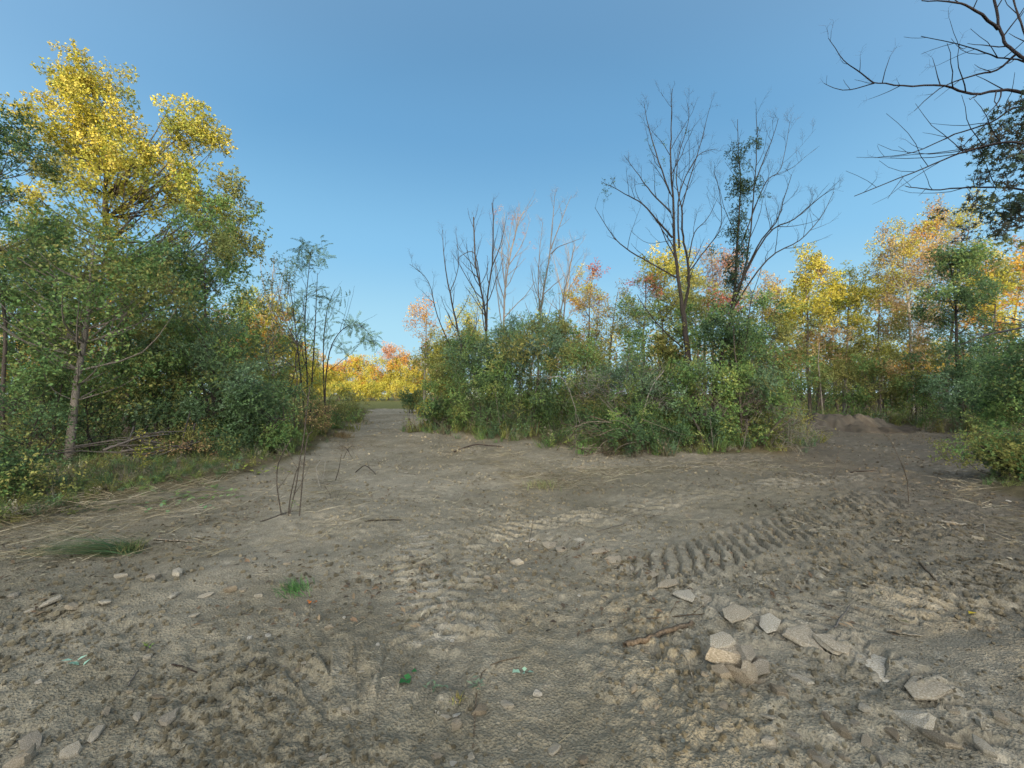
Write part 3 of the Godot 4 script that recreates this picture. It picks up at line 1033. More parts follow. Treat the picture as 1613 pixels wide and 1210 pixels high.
func build_far() -> void:
	var g := "autumn trees along the far side of the meadow"
	var rows: Array = [
		[448, 530, 60, "golden far tree beyond the bending sapling, first of the row", YELLOW, LIME], [505, 568, 26, "small amber far tree with a dark lower crown", YELLOW, ORANGE], [535, 574, 22, "orange far tree with a narrow pointed top", ORANGE, YELLOW],
		[560, 560, 20, "slim deep orange far tree over the meadow edge", ORANGE, YELLOW], [585, 572, 22, "yellow orange far tree between two taller orange ones", YELLOW, ORANGE], [612, 550, 24, "tallest far tree with pinkish orange top", PINK, ORANGE],
		[634, 558, 22, "golden orange far tree beside the pinkish orange top", ORANGE, YELLOW], [655, 572, 20, "amber far tree ending the row at the thicket", YELLOW, ORANGE], [690, 560, 30, "russet far tree mostly hidden by the thicket", ORANGE, TAN], [480, 560, 30, "yellow far tree with sparse crown over the shrubs", YELLOW, TAN]]
	var k := 0
	for r: Array in rows:
		var d: float = 84.0 + (k * 37 % 9)
		leafy("autumn_tree", r[3], "tree", g, r[0], d, 1, 0.16, GREYBARK, [
			[r[0], r[1] + 12, r[2] * 0.45, 16, 12, r[4], 0.3, r[5]], [r[0], (r[1] + 625) * 0.5, r[2] * 0.9, (620 - r[1]) * 0.42, 26, YELLOW, 0.35, r[5]], [r[0], 608, r[2] * 1.0, 12, 14, YELLOW, 0.3, LIME]], "broad", 2.3, 7, 200 + k)
		k += 1
	k = 0
	for r: Array in [[530, "yellow bush at the foot of the amber far tree"], [558, "golden bush in front of the deep orange far tree"], [590, "pale yellow bush at the end of the track"], [625, "golden olive bush below the tallest far tree"], [652, "yellow green bush close to the dark thicket bush"], [500, "olive bush in the far meadow behind the saplings"], [682, "golden bush just showing past the thicket end"], [708, "golden bush behind the deep green thicket bush"]]:
		leafy("bush", r[1], "bush", "low golden bushes on the far meadow edge", r[0], 78.0 + k, 3, 0.05, GREYBARK, [[r[0], 618, 17, 10, 18, YELLOW, 0.4, LIME]], "broad", 2.0, 7, 220 + k)
		k += 1
	leafy("dark_bush", "dark olive bush at the mouth of the track", "bush", "", 650, 34, 3, 0.04, DARKBARK, [[650, 632, 20, 18, 16, DARK, 0.4, OLIVE], [668, 645, 12, 8, 5, GREEN, 0.4, OLIVE]], "broad", 1.1, 7, 231)
	leafy("orange_tree", "slender orange and yellow tree at the near end of the thicket", "tree", "", 668, 30, 1, 0.11, PALEBARK, [
		[668, 500, 22, 28, 12, ORANGE, 0.4, PINK], [680, 545, 30, 34, 16, ORANGE, 0.5, YELLOW], [662, 585, 20, 25, 8, YELLOW, 0.4, ORANGE]], "sparse", 1.2, 6, 232)
	leafy("yellow_bush", "small bright lime bush by the track beside the thicket", "bush", "", 668, 26, 3, 0.02, GREYBARK, [[667, 648, 8, 10, 8, LIME, 0.3, YELLOW]], "sparse", 0.8, 6, 233)

func build_thicket() -> void:
	var g := "bushes of the thicket between the two tracks"
	var rows: Array = [
		[705, 17.5, 4, [[705, 600, 36, 40, 26, GREEN, 0.35, OLIVE], [700, 655, 36, 30, 18, DARK, 0.3, GREEN]], "broad", 0.9, "deep green bush at the track end of the thicket"],
		[770, 15.8, 5, [[765, 575, 50, 40, 28, GREEN, 0.4, BLUE], [770, 640, 55, 45, 30, DARK, 0.4, GREEN]], "fine", 1.15, "broad fine leafed dark bush under the bare grey trees"],
		[845, 15.4, 5, [[845, 560, 48, 42, 26, BLUE, 0.4, OLIVE], [850, 640, 50, 50, 28, GREEN, 0.4, BLUE]], "fine", 1.15, "tall feathery blue green bush under the ivied bare trunk"],
		[925, 14, 5, [[920, 590, 45, 45, 24, GREEN, 0.4, OLIVE], [920, 655, 48, 40, 22, DARK, 0.4, GREEN]], "fine", 1.05, "green bush with yellowish sprigs in the middle of the thicket"],
		[1000, 12.2, 5, [[990, 610, 48, 40, 24, BLUE, 0.4, GREEN], [1000, 665, 55, 30, 20, GREEN, 0.4, DARK]], "fine", 0.95, "greyish green bush tangled with vines beside the tall double trunk"],
		[960, 10.9, 4, [[965, 680, 60, 26, 20, DARK, 0.4, GREEN], [1030, 695, 50, 22, 16, DARK, 0.4, GREEN]], "broad", 0.62, "low spreading bramble at the edge of the dirt"],
		[1050, 13.5, 4, [[1045, 560, 50, 50, 24, GREEN, 0.4, OLIVE], [1050, 620, 50, 40, 18, DARK, 0.4, GREEN]], "broad", 0.9, "yellowish green bush behind the tall double trunk"],
		[1110, 10.9, 4, [[1105, 630, 42, 50, 26, GREEN, 0.4, BLUE], [1105, 690, 50, 28, 20, GREEN, 0.4, DARK]], "broad", 0.68, "bush crowding the foot of the tall double trunk"],
		[1165, 11.3, 5, [[1148, 550, 42, 60, 30, GREEN, 0.4, DARK], [1170, 630, 50, 45, 26, GREEN, 0.4, BLUE], [1175, 690, 40, 25, 12, GREEN, 0.4, OLIVE]], "broad", 0.72, "leafy bush wrapped round the ivied tree"],
		[1215, 12.6, 5, [[1210, 620, 36, 50, 18, BLUE, 0.4, GREEN], [1215, 680, 38, 28, 14, OLIVE, 0.4, BLUE]], "sparse", 0.75, "grey green bush with pale stems next to the earth mound"],
		[1250, 14.2, 3, [[1250, 668, 16, 16, 12, LIME, 0.3, OLIVE]], "sparse", 0.55, "small yellow green sprout bush on the earth mound side"],
		[735, 21, 4, [[735, 550, 36, 30, 20, OLIVE, 0.4, GREEN], [690, 570, 30, 30, 14, OLIVE, 0.4, LIME]], "broad", 1.1, "olive bush rising behind the deep green one"],
		[815, 19.5, 4, [[815, 535, 40, 24, 18, GREEN, 0.4, BLUE]], "fine", 1.2, "feathery bush top behind the leafless trunks"],
		[885, 20.5, 4, [[885, 540, 40, 30, 20, GREEN, 0.4, OLIVE]], "broad", 1.1, "green bush behind the feathery blue green one"],
		[1190, 17, 4, [[1190, 540, 40, 60, 22, OLIVE, 0.4, GREEN], [1225, 570, 30, 45, 14, OLIVE, 0.5, GREEN]], "broad", 1.0, "olive bush behind the ivied tree"]]
	var k := 0
	for r: Array in rows:
		leafy("thicket_bush", r[6], "bush", g, r[0], r[1], r[2], 0.03, GREYBARK, r[3], r[4], r[5], 7, 300 + k)
		k += 1
	var h := "coloured trees behind the thicket"
	rows = [
		[925, 27, [[915, 470, 26, 40, 18, ORANGE, 0.5, YELLOW], [935, 432, 10, 8, 3, RED, 0.2, PINK], [940, 475, 18, 10, 3, RED, 0.3, PINK], [910, 530, 30, 30, 10, ORANGE, 0.5, OLIVE]], "sparse", 1.2, "thin crowned orange tree with a crimson top"],
		[955, 24, [[955, 490, 34, 48, 20, YELLOW, 0.5, TAN], [960, 545, 36, 34, 14, OLIVE, 0.4, YELLOW]], "sparse", 1.15, "yellow tan tree beside the crimson topped one"],
		[1050, 23, [[1050, 425, 36, 30, 22, YELLOW, 0.35, LIME], [1060, 480, 50, 45, 30, OLIVE, 0.4, LIME]], "broad", 1.2, "rounded mustard yellow tree behind the double trunk"],
		[1010, 20, [[1010, 450, 20, 20, 6, RED, 0.6, OLIVE], [1005, 500, 38, 40, 20, OLIVE, 0.4, GREEN], [1030, 455, 18, 14, 3, RED, 0.5, OLIVE]], "sparse", 1.0, "olive tree with dull red upper leaves"],
		[1125, 28, [[1135, 420, 34, 40, 24, PINK, 0.4, TAN], [1130, 490, 40, 40, 18, TAN, 0.4, OLIVE]], "sparse", 1.4, "pinkish tan tree between the two tall dark trunks"],
		[1110, 19, [[1105, 500, 40, 50, 24, OLIVE, 0.5, GREEN], [1140, 480, 16, 10, 4, RED, 0.3, ORANGE]], "broad", 1.05, "green tree with a few red leaves behind the ivied tree"],
		[745, 32, [[745, 500, 30, 30, 14, YELLOW, 0.4, LIME], [740, 540, 36, 26, 10, LIME, 0.4, OLIVE]], "sparse", 1.3, "small yellow tree seen through the bare grey stems"],
		[1195, 33, [[1200, 470, 30, 36, 16, TAN, 0.4, YELLOW], [1195, 520, 36, 40, 12, YELLOW, 0.4, OLIVE]], "sparse", 1.5, "pale gold tree low behind the fan of bare branches"]]
	for r: Array in rows:
		leafy("autumn_tree", r[5], "tree", h, r[0], r[1], 1, 0.1, GREYBARK, r[2], r[3], r[4], 6, 300 + k)
		k += 1
	# the tall double trunk
	bare("bare_tree", "tallest leafless tree, its dark trunk splitting in two above the thicket", 1097, 12, DARKBARK, [
		[0.104, 0.06375, 0, [1097, 705], [1095, 638], [1086, 578], [1080, 525], [1074, 480]],
		[0.0527, 0.0075, 3, [1074, 482], [1067, 430], [1063, 387], [1060, 317], [1057, 260], [1057, 204], [1059, 140]],
		[0.0465, 0.0225, 2, [1076, 495], [1085, 450, -0.1], [1083, 410, -0.2], [1076, 373, -0.3], [1074, 328, -0.3]],
		[0.0186, 0.00525, 3, [1074, 328, -0.3], [1088, 277, -0.5], [1102, 232, -0.6], [1118, 170, -0.7]],
		[0.0186, 0.00525, 3, [1074, 328, -0.3], [1066, 289, 0.1], [1069, 246, 0.3], [1085, 190, 0.5], [1082, 160, 0.6]],
		[0.0279, 0.006, 3, [1070, 390, 0], [1068, 331, 0.3], [1075, 290, 0.6], [1100, 245, 0.9], [1126, 235, 1.1]],
		[0.031, 0.00525, 3, [1059, 374], [1040, 353, -0.3], [1012, 322, -0.6], [984, 305, -0.9], [947, 286, -1.2]],
		[0.0248, 0.00525, 3, [1057, 335], [1026, 303, 0.3], [1007, 277, 0.5], [983, 245, 0.8]],
		[0.0248, 0.00525, 3, [1056, 305], [1038, 255, 0.2], [1021, 198, 0.5], [1014, 160, 0.6]],
		[0.0248, 0.00525, 2, [1065, 437], [1024, 414, -0.4], [984, 390, -0.8], [962, 367, -1.0], [937, 327, -1.2]],
		[0.00992, 0.004, 2, [1061, 378], [1021, 383, 0.4], [996, 366, 0.6]],
		[0.0186, 0.0045, 3, [1084, 412, -0.2], [1094, 367, -0.4], [1114, 345, -0.6], [1131, 312, -0.8]],
		[0.0186, 0.0045, 3, [1084, 430], [1114, 390, 0.3], [1136, 356, 0.5], [1133, 300, 0.6], [1124, 270, 0.7]],
		[0.0217, 0.0075, 2, [1076, 548], [1050, 525, -0.5], [1021, 492, -0.8], [1004, 464, -1.0]],
		[0.0124, 0.006, 2, [1076, 530], [1056, 514, -0.6], [1027, 510, -1.0], [1000, 515, -1.2]],
		[0.0124, 0.0045, 2, [1074, 500], [1050, 500, 0.5], [1018, 470, 1.0], [1000, 440, 1.1]]], 2.0, 401,
		[[958, 300, 12, 8, 7, DARK, 0.5], [1045, 220, 40, 40, 6, DARK, 0.4], [1030, 275, 30, 20, 5, DARK, 0.4], [1085, 530, 12, 22, 8, LIME, 0.5], [1062, 512, 14, 8, 7, LIME, 0.5]])
	bare("ivied_tree", "leafless tree wrapped in dark ivy with a fan of bare limbs", 1120, 11.4, DARKBARK, [
		[0.0496, 0.03, 0, [1118, 715], [1121, 650], [1128, 600], [1146, 520], [1156, 470], [1160, 400], [1164, 340]],
		[0.0217, 0.006, 2, [1164, 342], [1167, 289], [1163, 240], [1162, 188]],
		[0.031, 0.006, 2, [1150, 500], [1172, 430, 0.3], [1185, 340, 0.4], [1192, 232, 0.5], [1191, 176, 0.5]],
		[0.0248, 0.00525, 3, [1152, 480], [1192, 390, -0.4], [1223, 350, -0.6], [1236, 310, -0.8], [1247, 275, -0.9]],
		[0.0248, 0.00525, 3, [1155, 470], [1206, 373, -0.6], [1251, 345, -1.0], [1288, 314, -1.2], [1315, 296, -1.4]],
		[0.0248, 0.00525, 2, [1152, 490], [1209, 409, 0.5], [1260, 378, 0.9], [1291, 345, 1.1], [1314, 302, 1.2]],
		[0.0186, 0.0045, 3, [1186, 300, 0.4], [1203, 252, 0.3], [1218, 215, 0.2], [1227, 186, 0.1]],
		[0.0186, 0.0045, 3, [1168, 385], [1205, 290, 0.7], [1230, 265, 0.9], [1245, 190, 1.0]],
		[0.0124, 0.004, 3, [1160, 370], [1142, 330, -0.3], [1134, 300, -0.4], [1124, 270, -0.4]],
		[0.0186, 0.006, 2, [1128, 600], [1170, 560, -0.4], [1182, 480, -0.5], [1200, 420, -0.5]],
		[0.0186, 0.0075, 0, [1138, 715], [1140, 640, 0.2], [1137, 570, 0.3], [1150, 500, 0.4]]], 2.0, 402,
		[[1165, 300, 10, 42, 60, IVY, 0.5], [1164, 370, 12, 40, 60, IVY, 0.5], [1162, 245, 13, 22, 34, IVY, 0.42], [1160, 440, 15, 40, 70, IVY, 0.5], [1186, 225, 10, 16, 18, IVY, 0.4], [1185, 300, 22, 16, 24, IVY, 0.42], [1140, 365, 14, 10, 6, IVY, 0.4], [1140, 540, 25, 50, 50, IVY, 0.55], [1125, 400, 10, 14, 6, IVY, 0.4], [1128, 630, 18, 40, 26, IVY, 0.5]], "", "broad")
	# leafless stems further back
	var b := "leafless trees rising behind the thicket"
	bare("bare_tree", "curving grey leafless tree at the track end of the row", 724, 20, DARKBARK, [
		[0.06, 0.03, 2, [730, 640], [728, 560], [715, 491], [705, 444]], [0.03, 0.008, 3, [705, 444], [699, 400], [697, 362]], [0.025, 0.008, 3, [709, 460], [722, 420, 0.4], [718, 365, 0.5]],
		[0.03, 0.008, 3, [716, 560], [689, 498, -0.4], [675, 444, -0.6], [645, 416, -0.8]]], 1.7, 403, [], b)
	bare("bare_tree", "dark leafless tree with one limb arching sideways", 762, 20.5, DARKBARK, [
		[0.06, 0.03, 2, [768, 640], [766, 520], [760, 469], [750, 418], [746, 342]], [0.03, 0.008, 2, [758, 460], [748, 400, 0.4], [728, 402, 0.7], [720, 410, 0.8]], [0.05, 0.02, 2, [766, 530], [768, 469, -0.4], [775, 418, -0.5], [777, 350, -0.6], [775, 320, -0.6]], [0.03, 0.008, 3, [776, 418], [790, 380], [798, 340]]], 1.7, 404, [], b)
	bare("bare_tree", "leafless tree with pinkish dead leaves clinging to its sunlit top", 794, 21.5, PALEBARK, [
		[0.06, 0.02, 2, [792, 640], [793, 527], [796, 455], [803, 407], [816, 353], [826, 332]], [0.035, 0.008, 3, [796, 455], [790, 400, 0.4], [794, 350, 0.5]], [0.03, 0.008, 3, [790, 510], [782, 450, -0.4], [780, 390, -0.6]], [0.03, 0.008, 3, [800, 420], [822, 385, 0.5], [834, 350, 0.8]]], 1.7, 405, [[800, 345, 38, 20, 18, PINK, 0.6], [815, 380, 30, 20, 8, PINK, 0.5]], b)
	bare("bare_tree", "pale leafless tree with dark ivy on its lower stem", 850, 20.5, Color(0.3, 0.27, 0.235), [
		[0.065, 0.03, 2, [848, 640], [849, 527], [856, 462], [866, 400]], [0.03, 0.007, 3, [866, 400], [871, 342], [874, 305]], [0.03, 0.007, 3, [868, 392], [885, 345, 0.4], [900, 308, 0.6]], [0.03, 0.008, 3, [868, 400], [882, 388, -0.4], [915, 376, -0.8]], [0.035, 0.008, 3, [851, 510], [848, 430, 0.4], [855, 350, 0.6]], [0.04, 0.008, 2, [873, 560], [885, 480, -0.3], [896, 425, -0.4], [906, 388, -0.4]]], 1.7, 406, [[860, 440, 12, 30, 26, DARK, 0.55], [852, 490, 12, 28, 22, DARK, 0.55], [872, 460, 10, 12, 5, DARK, 0.5]], b)
	bare("bare_tree", "whitish sunlit leafless tree furthest along the thicket row", 885, 30, PALEBARK, [
		[0.07, 0.02, 3, [884, 620], [888, 500], [897, 430], [905, 385]], [0.04, 0.01, 3, [890, 480], [878, 430, 0.5], [868, 390, 0.8]], [0.04, 0.01, 3, [893, 460], [912, 430, -0.5], [922, 400, -0.8]]], 1.5, 407, [], b)
	# cut brush in front
	var rng := RandomNumberGenerator.new()
	rng.seed = 15
	var pile := thing("brush_pile", "tangled heap of cut vines and branches at the thicket edge", "brush pile", on_ground(975, 10.6))
	for k2 in 40:
		var s := Shape.new()
		var a := Vector3(rng.randf_range(-1.3, 1.0), rng.randf_range(0.05, 0.9), rng.randf_range(-0.3, 0.6))
		var dir := (Vector3(rng.randf_range(-1, 1), rng.randf_range(-0.2, 0.7), rng.randf_range(-0.4, 0.4))).normalized()
		var L := rng.randf_range(0.6, 1.6)
		limb(s, curve(PackedVector3Array([a - dir * L * 0.5, a + rnd_dir(rng) * 0.12, a + dir * L * 0.5 + Vector3(0, -0.2, 0)]), 4), rng.randf_range(0.006, 0.016), 0.004, 1 if k2 % 2 == 0 else 0, 2.5, [Color(0.26, 0.2, 0.15), Color(0.36, 0.32, 0.25), Color(0.16, 0.13, 0.1)][k2 % 3], rng, [], 0.1)
		part("branch", s.made(M.bark), pile)
	leafy("vine_tangle", "grey leafless tangle of vines hanging over the greyish green bush", "vines", "", 985, 11.5, 6, 0.012, Color(0.3, 0.28, 0.25), [[960, 625, 40, 40, 12, [Color(0.3, 0.29, 0.25), Color(0.22, 0.2, 0.17)], 0.3, OLIVE], [1010, 620, 36, 34, 9, [Color(0.3, 0.29, 0.25), Color(0.22, 0.2, 0.17)], 0.2, BLUE]], "twig", 1.0, 5, 449)
	leafy("vine_tangle", "brownish leafless tangle of vines beside the grey green bush with pale stems", "vines", "", 1190, 10.9, 6, 0.012, Color(0.26, 0.23, 0.19), [[1190, 660, 36, 40, 11, [Color(0.28, 0.25, 0.2), Color(0.2, 0.17, 0.14)], 0.3, OLIVE], [1235, 690, 30, 20, 12, [Color(0.26, 0.25, 0.2)], 0.3, OLIVE]], "twig", 0.9, 5, 448)
	for q: Array in [["pale slanting dead pole standing against the thicket beside the double trunk", [[1003, 662], [1022, 620], [1046, 584]], 0.02, 11.2, WHITEBARK], ["whitish dead stick poking out of the middle thicket bush", [[920, 630], [890, 600], [862, 597]], 0.018, 12.8, WHITEBARK], ["thin grey bent vine stem hanging at the foot of the ivied tree", [[1124, 728], [1122, 690], [1118, 655]], 0.016, 10.3, PALEBARK], ["pale crooked vine leaning from the leafy bush onto the dirt", [[1160, 728], [1172, 700], [1178, 660]], 0.014, 10.4, PALEBARK], ["short pale stake in the weeds next to the yellow green sprout bush", [[1229, 700], [1232, 680], [1233, 660]], 0.014, 13.0, WHITEBARK], ["bleached stem standing among the brambles", [[905, 700], [908, 670], [906, 640]], 0.012, 10.7, PALEBARK], ["grey stem rising out of the fine leafed dark bush", [[790, 690], [786, 660], [779, 610]], 0.012, 14.2, PALEBARK]]:
		var px: Array = q[1]
		upright("dead_sapling", q[0], "dead sapling", px[0][0], q[3], [px], q[2], q[2] * 0.5, q[4], 431 + int(px[0][0]), 1, 1.5, [])
	upright("pale_sprig", "sprig of pale yellow green leaves on the thicket", "plant", 895, 12.6, [[[880, 640], [893, 610], [905, 598]]], 0.008, 0.003, GREYBARK, 450, 0, 1, [[900, 602, 14, 7, 10, [Color(0.42, 0.46, 0.16), Color(0.5, 0.52, 0.22)], 0.4]])  # leaf colours set paler than the bushes around it
	upright("pale_sprig", "sprig of whitish leaves low on the fine leafed dark bush", "plant", 748, 14.6, [[[740, 650], [746, 630], [752, 622]]], 0.008, 0.003, GREYBARK, 451, 0, 1, [[748, 622, 10, 4, 7, [Color(0.5, 0.56, 0.4), Color(0.42, 0.5, 0.33)], 0.4]])

func build_woods() -> void:
	var g := "trees of the wood behind the earth mound"
	var rows: Array = [
		[1276, 24, GREYBARK, [[1275, 425, 18, 30, 14, YELLOW, 0.4, TAN], [1275, 480, 36, 45, 30, YELLOW, 0.4, LIME], [1280, 550, 42, 40, 20, OLIVE, 0.5, TAN]], "broad", 1.15, "pointed gold tree with whitish leaning trunk by the mound"],
		[1330, 25, PALEBARK, [[1328, 452, 24, 28, 16, LIME, 0.5, YELLOW], [1335, 500, 42, 45, 30, YELLOW, 0.5, LIME], [1340, 565, 45, 35, 18, OLIVE, 0.4, LIME]], "broad", 1.15, "yellow green rounded tree beside the pointed gold one"],
		[1440, 22.5, WHITEBARK, [[1412, 385, 28, 30, 18, TAN, 0.5, YELLOW], [1430, 430, 44, 45, 28, TAN, 0.4, YELLOW], [1440, 500, 44, 50, 26, OLIVE, 0.4, TAN]], "sparse", 1.1, "tall tan crowned tree with slim white trunk"],
		[1385, 31, GREYBARK, [[1388, 470, 36, 36, 20, TAN, 0.4, YELLOW], [1390, 520, 40, 36, 16, YELLOW, 0.4, OLIVE]], "broad", 1.5, "paler gold tree set back between the yellow green and tan trees"],
		[1490, 27, GREYBARK, [[1500, 350, 34, 30, 20, TAN, 0.5, YELLOW], [1465, 385, 30, 30, 18, YELLOW, 0.4, ORANGE], [1490, 430, 60, 50, 30, TAN, 0.5, YELLOW], [1480, 500, 50, 40, 14, ORANGE, 0.4, TAN]], "sparse", 1.35, "highest tan and gold tree of the wood"],
		[1515, 18.5, DARKBARK, [[1500, 415, 28, 26, 16, DARK, 0.3, GREEN], [1525, 405, 18, 26, 9, DARK, 0.3, GREEN], [1510, 480, 46, 50, 32, DARK, 0.3, GREEN], [1520, 560, 55, 50, 26, DARK, 0.3, BLUE]], "broad", 0.95, "dark green tree standing before the highest tan and gold one"],
		[1590, 26, GREYBARK, [[1590, 430, 45, 40, 24, ORANGE, 0.4, YELLOW], [1585, 490, 50, 40, 18, YELLOW, 0.4, ORANGE]], "broad", 1.4, "amber tree glowing beyond the overhanging tree"],
		[1555, 24, GREYBARK, [[1560, 470, 36, 50, 18, YELLOW, 0.4, OLIVE]], "broad", 1.2, "narrow yellow tree squeezed between dark green and amber crowns"],
		[1640, 10.5, DARKBARK, [[1620, 590, 45, 60, 20, DARK, 0.4, GREEN], [1650, 520, 50, 50, 12, DARK, 0.4, OLIVE], [1590, 640, 45, 40, 14, GREEN, 0.4, DARK]], "broad", 0.75, "near dark green tree filling the picture edge above the verge"],
		[1235, 34, GREYBARK, [[1235, 480, 24, 36, 16, YELLOW, 0.4, TAN], [1240, 530, 30, 36, 10, YELLOW, 0.4, OLIVE]], "broad", 1.6, "small gold tree behind the pointed gold one"]]
	var k := 0
	for r: Array in rows:
		leafy("wood_tree", r[6], "tree", g, r[0], r[1], 1, 0.1, r[2], r[3], r[4], r[5], 7, 500 + k)
		k += 1
	var s := "shrubs along the foot of the wood"
	rows = [
		[1285, 22, [[1285, 595, 36, 40, 20, GREEN, 0.4, OLIVE]], "olive green shrub directly above the earth mound", GREEN],
		[1335, 22.5, [[1335, 600, 38, 40, 22, GREEN, 0.3, OLIVE]], "bright green shrub behind the fallen branches of the mound", GREEN],
		[1390, 21.8, [[1388, 610, 38, 40, 22, OLIVE, 0.4, GREEN]], "yellowish shrub beside the slim white trunk", GREEN],
		[1445, 20.5, [[1450, 620, 40, 38, 22, GREEN, 0.4, OLIVE], [1440, 570, 36, 30, 12, OLIVE, 0.4, TAN]], "shrub wrapped round the slim white trunk", GREEN],
		[1500, 18.8, [[1500, 625, 44, 40, 24, DARK, 0.3, GREEN]], "dark shrub under the dark green tree", DARK],
		[1555, 16.8, [[1550, 620, 50, 45, 24, BLUE, 0.4, DARK]], "blue green shrub facing the open dirt", BLUE],
		[1600, 14.2, [[1600, 650, 45, 40, 22, GREEN, 0.4, OLIVE]], "light green shrub at the end of the clearing", GREEN],
		[1365, 27, [[1365, 570, 44, 36, 20, OLIVE, 0.4, LIME]], "tall olive shrub under the paler gold tree", OLIVE],
		[1560, 21, [[1560, 560, 50, 40, 20, GREEN, 0.4, OLIVE]], "tall green shrub behind the blue green one", GREEN]]
	for r: Array in rows:
		leafy("wood_shrub", r[3], "shrub", s, r[0], r[1], 5, 0.025, GREYBARK, r[2], "broad" if k % 2 else "sparse", 0.95, 8, 500 + k)
		k += 1
	leafy("verge_bush", "near leafy bush spreading from the picture edge onto the dirt", "bush", "", 1610, 7.4, 4, 0.02, DARKBARK, [[1605, 745, 45, 40, 20, GREEN, 0.4, DARK], [1575, 720, 45, 18, 10, GREEN, 0.4, OLIVE], [1620, 800, 30, 30, 8, DARK, 0.4, OLIVE]], "broad", 0.52, 7, 541)
	leafy("verge_bush", "low straggling weed bush on the bare verge of the clearing", "bush", "", 1540, 9.6, 3, 0.01, GREYBARK, [[1540, 712, 42, 10, 10, GREEN, 0.5, OLIVE]], "sparse", 0.5, 5, 542)
	upright("leaning_trunk", "whitish thin trunk leaning across the shrubs above the mound", "tree trunk", 1294, 21.5, [[[1297, 640], [1292, 605], [1289, 570], [1291, 540]]], 0.04, 0.022, PALEBARK, 543, 0, 1, [])
	upright("fallen_sapling", "thin pale sapling fallen down the side of the earth mound", "fallen sapling", 1300, 20, [[[1288, 668], [1318, 656], [1350, 664], [1392, 678]]], 0.03, 0.012, PALEBARK, 544, 1, 0.8, [])
	upright("dead_vine_clump", "rust brown clump of dead leaves hanging on the slim white trunk", "dead leaves", 1439, 20.2, [[[1443, 660], [1441, 620], [1437, 590]]], 0.012, 0.006, DARKBARK, 545, 0, 1, [[1440, 608, 8, 16, 16, [Color(0.2, 0.1, 0.05), Color(0.28, 0.15, 0.07)], 0.5]])
	# earth mound
	var c := on_ground(1322, 19)
	var st := Shape.new()
	var nx := 70
	var nz := 44
	var mv := PackedVector3Array()
	for b in nz:
		for a in nx:
			var u := float(a) / (nx - 1) * 2 - 1
			var v := float(b) / (nz - 1) * 2 - 1
			var x := u * 3.5
			var z := v * 1.8
			var e := maxf(0.0, 1.0 - sqrt(u * u + v * v))
			var h := smoothstep(0.0, 0.75, e) * 0.52 * (1.0 - 0.6 * u) + patch.get_noise_2d(x * 3, z * 3) * 0.34 * minf(e * 3, 1) + (0.5 - (1.0 + clod.get_noise_2d(x * 0.6, z * 0.6))) * 0.14 * minf(e * 4, 1) + fine.get_noise_2d(x * 0.7, z * 0.7) * 0.09
			mv.append(Vector3(x, h - 0.06 if e > 0 else -0.35, z))
	for b in nz:
		for a in nx:
			var dx: Vector3 = mv[b * nx + mini(a + 1, nx - 1)] - mv[b * nx + maxi(a - 1, 0)]
			var dz: Vector3 = mv[mini(b + 1, nz - 1) * nx + a] - mv[maxi(b - 1, 0) * nx + a]
			st.v.append(mv[b * nx + a])
			st.n.append(dz.cross(dx).normalized())
			var p := mv[b * nx + a]
			var cc := Color(0.075, 0.067, 0.055).lerp(Color(0.13, 0.117, 0.098), clampf(0.5 + patch.get_noise_2d(p.x * 2, p.z * 2), 0, 1))
			st.c.append(cc * (1.0 + 0.3 * fine.get_noise_2d(p.x, p.z)))
	for b in nz - 1:
		for a in nx - 1:
			var q := b * nx + a
			st.i.append_array(PackedInt32Array([q, q + 1, q + nx + 1, q, q + nx + 1, q + nx]))
	var mo := part("earth_mound", st.made(M.soil), self)
	mo.position = c
	tag(mo, "low mound of dark reddish bulldozed earth below the wood", "earth mound")

